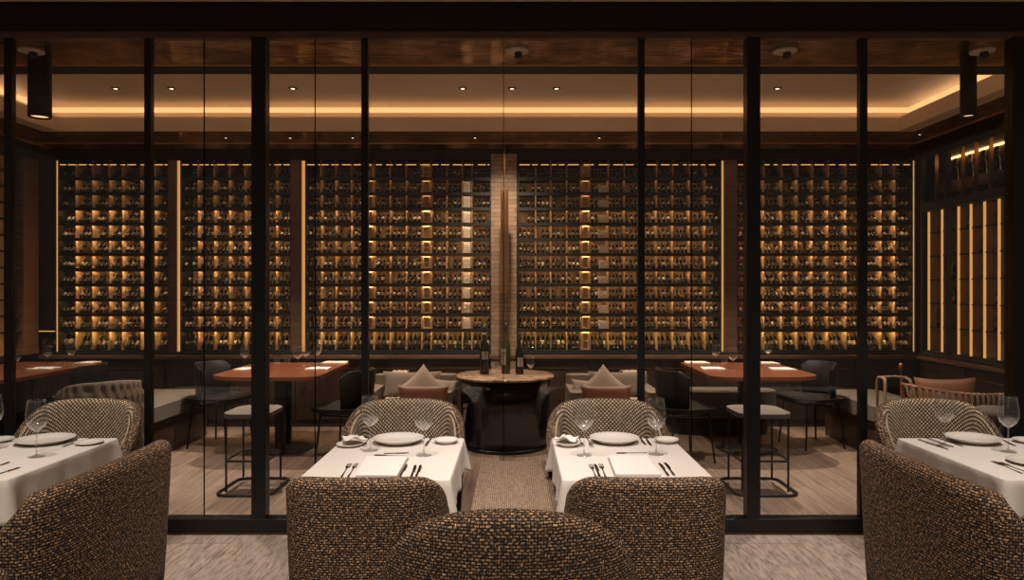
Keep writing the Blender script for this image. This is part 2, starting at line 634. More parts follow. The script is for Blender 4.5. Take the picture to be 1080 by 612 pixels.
L0, L1 = 3.555, 3.606
child_box('led_strip', (cx0 - e + .001, cy1 + e - .02, L0), (cx1 + e - .001, cy1 + e - .001, L1), M['led'], s)
child_box('led_strip', (cx0 - e + .001, cy0 - e + .001, L0), (cx1 + e - .001, cy0 - e + .02, L1), M['led'], s)
child_box('led_strip', (cx0 - e + .001, cy0 - e + .02, L0), (cx0 - e + .02, cy1 + e - .02, L1), M['led'], s)
child_box('led_strip', (cx1 + e - .02, cy0 - e + .02, L0), (cx1 + e - .001, cy1 + e - .02, L1), M['led'], s)
for a_, b_ in (((cx0 - .12, cy1 + .04, zf + .001), (cx1 + .12, cy1 + .10, zf + .01)), ((cx0 - .12, cy0 - .10, zf + .001), (cx1 + .12, cy0 - .04, zf + .01)),
               ((cx0 - .185, cy0, zf + .001), (cx0 - .165, cy1, zf + .01)), ((cx1 + .165, cy0, zf + .001), (cx1 + .185, cy1, zf + .01))):
    child_box('led_strip', a_, b_, M['added_fill_low' if a_[1] > 7 else 'added_fill'], s)  # unseen glowing strips added on the ledge to brighten the recessed ceiling
# gold line at wall/ceiling junction, dark frieze above racks
s = MB()
s.box((XL, BY - .03, zs - .012), (4.67, BY - .015, zs + .002))
s.box((XL, GY + .2, zs - .012), (XL + .05, BY - .03, zs + .002))
s.box((4.655, GY + .2, zs - .012), (4.67, BY - .03, zs + .002))
s.build('trim_4', M['gold_trim'])['kind'] = 'structure'
struct('trim_5', (XL, BY - .012, bz(157)), (XR, 8.82, zs - .012), M['lacquer'])
struct('trim_6', (XL, BY - .01, bz(169)), (XR, 8.82, bz(157)), M['black_matte'])
# ledge below racks, base cabinets
struct('trim_7', (XL, BY - .05, bz(378.5)), (XR, BY + .02, bz(374.5)), M['ledge_wood'], .006)
struct('trim_8', (XL, BY - .02, bz(374.5)), (XR, 8.82, bz(371.5)), M['rack_metal'])
struct('trim_9', (4.66, GY + .15, bz(378.5)), (XR + .02, BY - .05, bz(374.5)), M['ledge_wood'], .006)
struct('trim_10', (4.69, GY + .15, bz(374.5)), (5.06, BY - .02, bz(371.5)), M['rack_metal'])
zl = bz(378.5)


def cabinet(name, x0, x1, y0, y1, nd, face, label):
    root = empty(name, ((x0 + x1) / 2, (y0 + y1) / 2, 0))
    tag(root, label, 'cabinet', 'dark wood base cabinets below the wine racks')
    cxx, cyy = root.location[0], root.location[1]
    X0, X1, Y0, Y1 = x0 - cxx, x1 - cxx, y0 - cyy, y1 - cyy
    if face == 'y':
        MB().box((X0, Y0 + .022, 0), (X1, Y1, zl)).build('body', M['dark_panel'], root)
        w = (X1 - X0) / nd
        for i in range(nd):
            a, b = X0 + i * w + .012, X0 + (i + 1) * w - .012
            q = MB()
            q.box((a, Y0 + .006, .09), (b, Y0 + .021, zl - .02))
            for (p0, p1, z0, z1) in ((a, a + .05, .09, zl - .02), (b - .05, b, .09, zl - .02), (a + .05, b - .05, .09, .14), (a + .05, b - .05, zl - .07, zl - .02)):
                q.box((p0, Y0, z0), (p1, Y0 + .006, z1))
            d = q.build('door', M['dark_panel'], root)
            MB().box((a + .08, Y0 - .006, zl - .118), (b - .08, Y0 + .005, zl - .112)).build('handle', M['brass'], d)
    else:
        sgn = -1 if face == '-x' else 1
        xf = X0 if sgn < 0 else X1
        MB().box((X0 + .02 * (sgn < 0), Y0, 0), (X1 - .02 * (sgn > 0), Y1, zl)).build('body', M['dark_panel'], root)
        w = (Y1 - Y0) / nd
        for i in range(nd):
            a, b = Y0 + i * w + .012, Y0 + (i + 1) * w - .012
            lo, hi = sorted((xf, xf - sgn * .018))
            d = MB().box((lo, a, .09), (hi, b, zl - .02)).build('door', M['dark_panel'], root)
            lo, hi = sorted((xf, xf + sgn * .008))
            MB().box((lo, a + .08, zl - .118), (hi, b - .08, zl - .112)).build('handle', M['brass'], d)
    return root


cabinet('base_cabinet', XL, -3.3, BY, 8.80, 3, 'y', 'dark panelled base cabinet at the far left below the wine rack')
cabinet('base_cabinet', -3.3, -.31, BY, 8.80, 4, 'y', 'dark panelled base cabinet behind the left beige loveseat')
cabinet('base_cabinet', .05, 2.5, BY, 8.80, 3, 'y', 'dark panelled base cabinet behind the right beige loveseat')
cabinet('base_cabinet', 2.5, 4.7, BY, 8.80, 3, 'y', 'dark panelled base cabinet in the far right corner')
cabinet('base_cabinet', 4.7, 5.04, 4.95, BY - .02, 4, '-x', 'dark panelled base cabinet along the right wall below the lit wine cabinet')
cabinet('base_cabinet', XL, XL + .02, 4.95, BY - .02, 4, '+x', 'dark panelled base cabinet along the left wall')
o = struct('wall_pillar', (bx(518), BY - .03, 0), (bx(545), 8.82, bz(163)), M['tiles'])

# glass partition -------------------------------------------------
struct('trim_11', (-6.5, GY - .08, 3.305), (5.6, GY + .05, 3.6), M['black_metal'])
struct('trim_12', (-6.5, GY + .0, 3.262), (5.6, GY + .05, 3.305), M['ledge_wood'])
struct('trim_13', (-6.5, GY - .03, 0), (5.6, GY + .07, .098), M['black_metal'], .004)
struct('trim_14', (-6.5, GY - .045, 0), (5.6, GY - .03, .012), M['bronze_dark'])
ti = 15
mull = [(4, 12), (152, 159), (265, 280), (381, 388), (673, 680), (788, 802), (907, 915), (1068, 1084)]
for a, b in mull:
    dd = .08 if b - a > 12 else .045
    yc = GY + .02
    o = struct('trim_%d' % ti, (gx(a, yc - dd / 2), yc - dd / 2, .098), (gx(b, yc - dd / 2), yc + dd / 2, 3.262), M['black_metal'])
    ti += 1
edges = [-60] + [v for ab in mull for v in ab] + [1150]
wi = 1
seams = [214, 331.5, 531, 730]
for i in range(0, len(edges), 2):
    a, b = edges[i], edges[i + 1]
    cuts = [a] + [q for q in seams if a < q < b] + [b]
    for j in range(len(cuts) - 1):
        x0, x1 = gx(cuts[j]) + .003, gx(cuts[j + 1]) - .003
        o = MB().box((x0, GY + .015, .098), (x1, GY + .025, 3.262)).build('window_%d' % wi, M['pane'])
        o['kind'] = 'structure'
        wi += 1
    for q in cuts[1:-1]:
        struct('trim_%d' % ti, (gx(q) - .0022, GY + .014, .098), (gx(q) + .0022, GY + .026, 3.262), M['seam'])
        ti += 1

# ============================================================ BOTTLES
BP = [(.0, .0), (.125, .0), (.135, .04), (.135, .60), (.11, .69), (.052, .78), (.048, .84), (.048, .985), (.0, 1.)]
# material slots per profile segment: glass, label band, capsule
BOT_VAR = [('glass_bottle', 'label_cream', 'cap_black'), ('glass_bottle', 'label_white', 'cap_red'), ('glass_bottle', 'label_dark', 'cap_black'),
           ('glass_bottle', 'label_tan', 'cap_gold'), ('glass_bottle', 'label_cream', 'cap_red'), ('glass_green', 'label_white', 'cap_gold'),
           ('glass_bottle', 'label_dark', 'cap_gold')]
BPL = [(0, 0), (.13, 0), (.14, .03), (.14, .2), (.142, .2), (.142, .46), (.14, .46), (.14, .6), (.11, .69), (.052, .78), (.05, .8), (.05, .985), (0, 1.)]
MIS = [0, 0, 0, 0, 1, 0, 0, 0, 0, 0, 2, 2]


def bottle_mesh(name, var, hgt, seg=14, fat=1.):
    b = MB()
    b.lathe([(r * hgt * fat, z * hgt) for r, z in BPL], n=seg, mis=MIS)
    o = b.build(name, [M[k] for k in BOT_VAR[var]])
    return o


protos = {}


def new_bottle(name, var, hgt, fat=1., seg=12):
    key = (name, var, round(hgt, 3), round(fat, 3))
    if key not in protos:
        protos[key] = bottle_mesh(name, var, hgt, seg, fat)
        return protos[key]
    c = protos[key].copy()
    COL.objects.link(c)
    return c


# ============================================================ RACKS
rows = [172, 188, 203.8, 219.8, 235.8, 252, 268, 284.2, 300.2, 316, 331.6, 348, 371.5]
SEC = [
    ('far left', [61, 79.5, 97, 114.7, 128.5, 148, 163, 178], 'shelved dark steel wine rack at the far left of the back wall'),
    ('second', [190, 208.5, 225.6, 241.3, 258, 275, 291, 307], 'narrow back lit wine rack second from the left on the back wall'),
    ('left centre', [322, 338.3, 353.7, 370, 387, 394, 411, 428, 444.5, 454.5, 471, 487.5, 497.5, 518], 'wide back lit wine rack left of the stone pillar'),
    ('right centre', [546, 565, 581, 598, 613, 622.5, 641.7, 659, 676, 693, 710, 727.5, 744, 761], 'wide back lit wine rack right of the stone pillar'),
    ('far right', [777, 790, 806, 825, 841.3, 857.5, 874, 893, 912, 930, 944.5, 963], 'back lit wine rack at the far right end of the back wall'),
]
NARROW = {(387, 394), (444.5, 454.5), (613, 622.5)}
rack_depth = .30
YB = BY + rack_depth
indiv = []
stuff = MB()
svar = {}
smats = ['glass_bottle', 'label_cream', 'label_white', 'label_dark', 'label_tan', 'cap_black', 'cap_red', 'cap_gold', 'glass_green']
sidx = {k: i for i, k in enumerate(smats)}
case_n = 0
LOWP = [(0, 0), (.135, .01), (.14, .2), (.142, .46), (.14, .6), (.052, .79), (.05, .985), (0, 1.)]


def placed_bottle(x, z, hgt, tilt, var, yb, fat, rollx):
    mt = Matrix.Rotation(rollx, 4, 'Y') @ Matrix.Rotation(-tilt, 4, 'X')
    return mt


DROWS = {}
for si, (sname, cols, rlabel) in enumerate(SEC):
    x0, x1 = bx(cols[0]), bx(cols[-1])
    root = empty('wine_rack', ((x0 + x1) / 2, BY, bz(372)))
    tag(root, rlabel, 'wine rack', 'wine racks on the back wall')
    ox, oy, oz = root.location

    def part(name, a, b, m):
        return MB().box((a[0] - ox, a[1] - oy, a[2] - oz), (b[0] - ox, b[1] - oy, b[2] - oz)).build(name, m, root)
    part('back_panel', (x0, YB, bz(371.5)), (x1, YB + .02, bz(169)), M['back_board'])
    for k, py in enumerate(rows):
        th = .012
        z = bz(py)
        if k == len(rows) - 1:
            z += .012
        part('shelf', (x0, BY, z - th), (x1, YB, z + th), M['rack_metal'])
        if k < len(rows) - 1:
            dim = k in (1, 2)
            part('shelf_lip', (x0, BY, z - th - (.014 if k else .002)), (x1, BY + .006, z - th), M['rack_metal'])
            if k == 0:
                xx = x0 + .02
                while xx < x1 - .03:
                    ln = rnd.uniform(.04, .13)
                    part('led_strip', (xx, BY + .007, z - th - .011), (min(xx + ln, x1 - .02), BY + .016, z - th - .002), M['led_top'])
                    xx += ln + rnd.uniform(.02, .06)
            else:
                part('led_strip', (x0 + .02, BY + .007, z - th - .011), (x1 - .02, BY + .016, z - th - .002), M['led_low' if k == len(rows) - 2 else 'led_dim' if dim else 'led_rack'])
    for c in cols:
        wd = .007 if rnd.random() < .7 else .013
        if c in (cols[0], cols[-1]):
            wd = .016
        xc = min(max(bx(c), x0 + wd / 2), x1 - wd / 2)
        part('divider', (xc - wd / 2, BY + .002, bz(371.5)), (xc + wd / 2, YB, bz(169)), M['rack_wood'] if c not in (cols[0], cols[-1]) else M['rack_metal'])
    # bottles
    for k in range(len(rows) - 1):
        zb, ztop = bz(rows[k + 1]) + .0125, bz(rows[k]) - .022
        bottom = k == len(rows) - 2
        if bottom:
            zb += .012
        cell_i = 0
        for ci in range(len(cols) - 1):
            ca, cb = cols[ci], cols[ci + 1]
            xa, xb = bx(ca) + .008, bx(cb) - .008
            cell_i += 1
            if (ca, cb) in NARROW and not (bottom and ca != 613):
                # upright wooden presentation case with a cut-out front
                w_ = xb - xa - .006
                hh = ztop - zb - .004
                q = MB()
                y0 = BY + .02
                fr = .014
                X0, X1 = xa + .003, xa + .003 + w_
                q.box((X0, y0, zb), (X0 + fr, y0 + .09, zb + hh))
                q.box((X1 - fr, y0, zb), (X1, y0 + .09, zb + hh))
                q.box((X0 + fr, y0, zb), (X1 - fr, y0 + .09, zb + fr))
                q.box((X0 + fr, y0, zb + hh - fr), (X1 - fr, y0 + .09, zb + hh))
                q.box((X0 + fr, y0 + .07, zb + fr), (X1 - fr, y0 + .09, zb + hh - fr))
                if k % 3 != 1:
                    q.box((X0 + fr, y0 + .004, zb + hh * .45), (X1 - fr, y0 + .07, zb + hh * .5))
                o = q.build('wine_case', M['case_wood'])
                tag(o, 'narrow open wooden case, shelf row %d from the top, %s rack%s' % (k + 1, sname, {387: ', left column', 444.5: ', middle column'}.get(ca, '')), 'wine case', 'wooden wine cases standing in the racks')
                case_n += 1
                continue
            if ca in (487.5, 622.5) and 1 <= k < 11 and not bottom:
                # pale box filling part of the cell
                fullw = (xb - xa) * (.9 if ca == 487.5 else .52)
                xs = xb - fullw if ca == 622.5 else xa + .002
                xs = min(xs, xb - fullw)
                hh = (ztop - zb) * (.9 if ca == 487.5 else .62)
                q = MB()
                n = 3
                for j in range(n):
                    q.box((xs, BY + .02, zb + hh * j / n + .0015), (xs + fullw, BY + .2, zb + hh * (j + 1) / n - .0015))
                o = q.build('wine_box', M['case_white'])
                tag(o, 'pale banded wine box lying in shelf row %d from the top, %s rack' % (k + 1, sname), 'wine box', 'pale wine boxes in the racks')
                xa, xb = (xs + fullw, xb) if ca == 487.5 else (xa, xs)
                if xb - xa < .05:
                    continue
            wcell = xb - xa
            nb = max(1, round(wcell / .050))
            hgt = (.20 if k < 9 else .205) if not bottom else .265
            pitch = wcell / nb
            tl = R(50) if not bottom else R(40)
            avail = ztop - zb
            fat = min(pitch * .86 / (.284 * hgt), 1.0)
            for bi in range(nb):
                if not bottom and rnd.random() < .05:
                    continue
                hh = hgt * rnd.uniform(.86, 1.02)
                tilt = tl
                while hh * math.cos(tilt) + .14 * hh * fat * math.sin(tilt) * 2 > avail * .97 and hh > .05:
                    hh *= .97
                rr = .142 * hh * fat
                xc = xa + pitch * (bi + .5)
                var = rnd.choice([0, 2, 1, 2, 2, 3, 4, 6, 6, 5, 2])
                # base rests on shelf: lowest point of the tilted base disc is its rear rim
                zc = zb + rr * math.sin(tilt) + .001
                y = BY + .03 + rr
                if y + hh * math.sin(tilt) > YB - .006:
                    y = YB - .016 - hh * math.sin(tilt)
                mt = Matrix.Rotation(-tilt, 4, 'X')
                is_ind = bottom or (k == len(rows) - 3 and len(indiv) >= 0)
                if is_ind:
                    indiv.append((xc, y, zc, hh, tilt, var, fat, sname, k, cell_i, bi, nb))
                else:
                    g, lb, cp = BOT_VAR[var]
                    mi = [sidx[g], sidx[g], sidx[lb], sidx[g], sidx[g], sidx[cp], sidx[cp]]
                    stuff.lathe([(r * hh * fat, z * hh) for r, z in LOWP], c=(xc, y, zc), n=8, mt=mt, mis=mi)

ORD = ['first', 'second', 'third', 'fourth', 'fifth', 'sixth', 'seventh', 'eighth', 'ninth', 'tenth', 'eleventh', 'twelfth', 'thirteenth', 'fourteenth']
MAXI = 288
indiv.sort(key=lambda t: (-t[8], t[0]))
for (xc, y, zc, hh, tilt, var, fat, sname, k, cell_i, bi, nb) in indiv[:MAXI]:
    hq = round(hh * 25) / 25 if False else (.27 if k == 11 else .19)
    o = new_bottle('wine_bottle', var, hq, round(fat, 1), 10)
    sc = hh / hq
    o.scale = (sc * fat / round(fat, 1), sc * fat / round(fat, 1), sc)
    o.location = (xc, y, zc)
    o.rotation_euler = (-tilt, 0, 0)
    row = 'bottom row' if k == 11 else 'row two above the bottom' if k == 9 else 'row above the bottom'
    tag(o, 'dark wine bottle, %s, %s rack, %s cell, %s bottle' % (row, sname.replace('second', 'second from left'), ORD[cell_i - 1], ORD[bi]), 'wine bottle', 'wine bottles leaning in the ' + row)
for (xc, y, zc, hh, tilt, var, fat, sname, k, cell_i, bi, nb) in indiv[MAXI:]:
    g, lb, cp = BOT_VAR[var]
    mi = [sidx[g], sidx[g], sidx[lb], sidx[g], sidx[g], sidx[cp], sidx[cp]]
    stuff.lathe([(r * hh * fat, z * hh) for r, z in LOWP], c=(xc, y, zc), n=8, mt=Matrix.Rotation(-tilt, 4, 'X'), mis=mi)
o = stuff.build('wine_bottles_in_racks', [M[k] for k in smats])
tag(o, 'hundreds of dark wine bottles filling the upper rows of the back wall racks', 'wine bottles', 'wine bottles of the upper rack rows', 'stuff')

# pillars with glowing edge strips between racks
for n_, (a, b, s0, s1) in enumerate([(178, 190, 186.5, 189.5), (307, 322, 318, 321.5), (761, 777, 760.5, 763.5)]):
    lo, hi = (a, s0) if s0 > (a + b) / 2 else (s1, b)
    struct('trim_%d' % ti, (bx(lo), BY - .01, bz(371.5)), (bx(hi), 8.82, bz(169)), M['taupe_uphol'] if False else M['ledge_wood'])
    ti += 1
    o = MB().box((bx(s0) + .003, BY + .01, bz(371)), (bx(s1) - .003, BY + .02, bz(169.5))).build('light_strip', M['led_post'])
    tag(o, 'vertical amber light strip beside the %s' % ['first rack pillar from the left', 'pillar left of the wide rack', 'pillar right of the wide right rack'][n_], 'light strip', 'vertical light strips on the back wall')
for px, lab in ((60, 'vertical amber light strip at the far left end of the racks'), (963.8, 'vertical amber light strip in the far right corner')):
    o = MB().box((bx(px - .9), BY + .01, bz(371)), (bx(px + .9), BY + .02, bz(169.5))).build('light_strip', M['led_post'])
    tag(o, lab, 'light strip', 'vertical light strips on the back wall')
# dark tall panel at the left end, narrow rack in left corner
struct('trim_%d' % ti, (XL, BY - .0, bz(346)), (bx(59), 8.8, bz(169)), M['dark_panel']); ti += 1
struct('trim_%d' % ti, (bx(965.2), BY - .0, bz(371.5)), (XR, 8.8, bz(169)), M['rack_metal']); ti += 1
# low display niche in the left corner (continuation of the bottom row)
root = empty('wine_rack', (-5.49, BY, bz(372)))
tag(root, 'low lit niche of leaning bottles in the far left corner', 'wine rack', 'wine racks on the back wall')
ox, oy, oz = root.location
MB().box((XL - ox, .30, 0), (bx(59) - ox, .32, .28)).build('back_panel', M['back_board'], root)
MB().box((XL - ox + .005, 0, bz(348) - oz - .012), (bx(59) - ox - .005, .3, bz(348) - oz + .012)).build('shelf', M['rack_metal'], root)
MB().box((XL - ox + .02, .01, bz(348) - oz - .022), (bx(59) - ox - .02, .018, bz(348) - oz - .013)).build('led_strip', M['led_top'], root)
for i in range(7):
    o = new_bottle('wine_bottle', [0, 2, 3, 1, 0, 4, 2][i], .27, .8, 10)
    o.location = (-5.56 + i * .064, BY + .06, bz(371.5) + .037)
    o.rotation_euler = (-R(40), 0, 0)
    tag(o, 'dark wine bottle in the low niche of the far left corner, %s from left' % ORD[i], 'wine bottle', 'wine bottles in the far left niche')

# left wall narrow rack close to the corner
root = empty('wine_rack', (XL, 7.3, bz(372)))
tag(root, 'wine rack along the left wall seen edge on beside the corner', 'wine rack')
ox, oy, oz = root.location
q = MB()
q.box((.002, 0.5, .0), (.03, 1.05, 2.2))
q.build('back_panel', M['back_board'], root)
for py in rows:
    MB().box((.03, .0, bz(py) - oz - .01), (.1, 1.05, bz(py) - oz + .01)).build('shelf', M['rack_metal'], root)
MB().box((.002, .78, .0), (.12, 1.04, 2.23)).build('side_panel', M['ledge_wood'], root)

# ------------------------------------------------ right wall cabinet
zc0, zc1 = bz(371.5), 3.20
root = empty('wine_cabinet', (4.74, 6.6, zc0))
tag(root, 'tall dark framed wine cabinet with glowing vertical strips along the right wall', 'wine cabinet')
ox, oy, oz = root.location
y0c, y1c = 4.95, 8.38


def rp(name, a, b, m):
    return MB().box((a[0] - ox, a[1] - oy, a[2] - oz), (b[0] - ox, b[1] - oy, b[2] - oz)).build(name, m, root)


rp('back_panel', (5.03, y0c, zc0), (5.055, y1c, zc1), M['dark_panel'])
rp('top_rail', (4.72, y0c, 3.12), (5.03, y1c, zc1), M['rack_metal'])
rp('middle_rail', (4.70, y0c, 2.50), (5.03, y1c, 2.60), M['rack_metal'])
rp('bottom_rail', (4.72, y0c, zc0), (5.03, y1c, zc0 + .03), M['rack_metal'])
for yy in (y0c, 6.75, 7.86, y1c - .05):
    rp('post', (4.71, yy, zc0), (4.76, yy + .06, zc1), M['rack_metal'])
strips = [8.34, 8.08, 7.78, 7.57, 7.35, 7.13, 6.87, 6.62, 6.4, 6.18, 5.96, 5.74, 5.5, 5.25]
for yy in strips:
    rp('divider', (4.80, yy - .012, zc0 + .03), (5.03, yy + .012, 2.50), M['rack_wood'])
    rp('light_strip', (4.785, yy - .012, zc0 + .03), (4.80, yy + .012, 2.50), M['led_post'])
for zz in [zc0 + .03 + i * .27 for i in range(1, 6)]:
    rp('shelf', (4.79, y0c + .06, zz - .006), (5.03, y1c - .06, zz + .006), M['rack_metal'])
for yy in [8.1, 7.62, 7.4, 7.17, 6.94, 6.5, 6.2, 5.9]:
    rp('divider', (4.72, yy - .006, 2.60), (4.76, yy + .006, 3.12), M['brass'])
rp('led_strip', (5.0, y0c + .06, 3.10), (5.02, y1c - .06, 3.118), M['led_mid'])
big = [8.22, 7.98, 7.72, 7.5, 7.29, 7.05, 6.86, 6.65, 6.42, 6.1, 5.8, 5.5]
for i, yy in enumerate(big):
    o = new_bottle('magnum_bottle', [2, 0, 3, 0, 2, 6][i % 6], .46, .95, 16)
    o.location = (4.88, yy, 2.601)
    tag(o, 'large dark bottle atop the right wall cabinet, %s from the far corner' % ORD[i], 'wine bottle', 'large bottles on top of the right wall cabinet')
# bottles lying inside lower compartments: upright on the cabinet floor and shelves
q = MB()
for zz in [zc0 + .031] + [zc0 + .036 + i * .27 for i in range(1, 6)]:
    for a, b in zip(strips[1:], strips[:-1]):
        n = 2
        for j in range(n):
            yy = a + (b - a) * (j + .5) / n
            if rnd.random() < .25:
                continue
            var = rnd.choice([0, 2, 2, 3, 6])
            g, lb, cp = BOT_VAR[var]
            q.lathe([(r * .2 * .95, z * .2) for r, z in LOWP], c=(4.9 + rnd.uniform(-.03, .05), yy, zz), n=8, mis=[sidx[g], sidx[g], sidx[lb], sidx[g], sidx[g], sidx[cp], sidx[cp]])
o = q.build('wine_bottles_in_cabinet', [M[k] for k in smats])
tag(o, 'dim dark wine bottles on the shelves of the glowing right wall cabinet', 'wine bottles', None, 'stuff')

# ============================================================ CEILING FITTINGS
def downlight(px, py, z, r, label, energy=None, grp='recessed downlights in the wine room ceiling', size=R(70)):
    x, y = W(px, py, z) if py else px
    root = empty('downlight', (x, y, z))
    tag(root, label, 'ceiling light', grp)
    MB().lathe([(r * .55, -.001), (r, -.001), (r, -.007), (r * .6, -.010), (r * .55, -.001)], n=20).build('trim_ring', M['black_metal'], root)
    MB().lathe([(0, -.002), (r * .5, -.002), (r * .45, -.006), (0, -.006)], n=16).build('lamp', M['bulb'], root)
    if energy:
        spot(x, y, z - .02, energy, size)
    return root


def spot(x, y, z, energy, size=R(70), target=None, blend=.6, col=(1, .74, .5), soft=.03):
    l = bpy.data.lights.new('spot_light', 'SPOT')
    l.energy = energy
    l.color = col
    l.spot_size = size
    l.spot_blend = blend
    l.shadow_soft_size = soft
    o = bpy.data.objects.new('spot_light', l)
    COL.objects.link(o)
    o.location = (x, y, z)
    if target:
        d = Vector(target) - Vector((x, y, z))
        o.rotation_euler = d.to_track_quat('-Z', 'Y').to_euler()
    return o


dl = ['first', 'second', 'third', 'fourth', 'fifth', 'sixth', 'seventh']
for i, px in enumerate([122, 181, 309, 488, 540, 587, 820]):
    downlight(px, 93, 3.606, .042, '%s from the left of the small downlights in the raised beige ceiling' % dl[i])
for i, px in enumerate([238, 306, 372, 501, 632, 970]):
    downlight(px, 145 if px < 900 else 141.5, zs - .002, .032, '%s from the left of the tiny downlights in the bronze ceiling strip above the racks' % dl[i], None, 'tiny downlights in the bronze ceiling strip')

# round surface lights just behind the glass
for i, px in enumerate([33, 545, 828, 1036]):
    x, y = W(px, 53.5, zs)
    root = empty('disc_light', (x, y, zs))
    tag(root, ['at the far left above the left black tube lamp', 'in the middle of the ceiling', 'right of the thick right hand mullion', 'at the far right above the right black tube lamp'][i] and
        'round ceiling light with pale rim, ' + ['far left over the black tube lamp', 'near the middle of the ceiling', 'right of the thick right hand mullion', 'far right over the black tube lamp'][i], 'ceiling light', 'round ceiling lights behind the glass')
    MB().lathe([(0, .0), (.085, .0), (.082, -.010), (.045, -.014), (0, -.014)], n=32).build('rim', M['plaster'], root)
    MB().lathe([(0, -.014), (.028, -.014), (.028, -.05), (.022, -.052), (0, -.046)], n=20).build('barrel', M['black_metal'], root, loc=(.012, 0, 0))
for i, (px0, px1, pyb, lab) in enumerate([(31, 53, 124, 'black cylindrical ceiling tube lamp at the upper left behind the glass'), (1013.5, 1029, 123, 'black cylindrical ceiling tube lamp at the upper right behind the glass')]):
    d = 5.3
    x, r = gx((px0 + px1) / 2, d), (px1 - px0) / 2 * d / F
    zb = gz(pyb, d)
    root = empty('tube_lamp', (x, d, zs))
    tag(root, lab, 'ceiling lamp', 'black tube lamps')
    MB().lathe([(0, .0), (r, .0), (r, zb - zs), (r * .86, zb - zs), (r * .84, zb - zs + .03), (0, zb - zs + .03)], n=32).build('housing', M['black_matte'], root)
    MB().lathe([(0, zb - zs + .029), (r * .8, zb - zs + .029), (r * .8, zb - zs + .012), (0, zb - zs + .012)], n=24).build('lamp', M['tube_glow'], root)

# brass pendant before the stone pillar
d = 7.9
x0 = gx(532, d)
root = empty('pendant_lamp', (x0, d, zs))
tag(root, 'slim hanging pendant of vertical brass rods in front of the stone pillar', 'pendant lamp')
zt_, zb_ = gz(199, d), gz(306, d)
MB().tube([(0, 0, -.004), (0, 0, zt_ - zs)], .0025, 6).build('cable', M['brass'], root)
MB().lathe([(0, -.001), (.04, -.001), (.04, -.02), (0, -.022)], n=20).build('canopy', M['brass'], root)
for k, (xx, yy, a, b) in enumerate([(-.032, 0, 0, 0), (-.012, .012, -.02, -.03), (.012, 0, 0, -.02), (.032, .01, -.03, 0)]):
    MB().tube([(xx, yy, zt_ - zs + a), (xx, yy, zb_ - zs + b)], .0105, 12).build('rod', M['brass'], root)

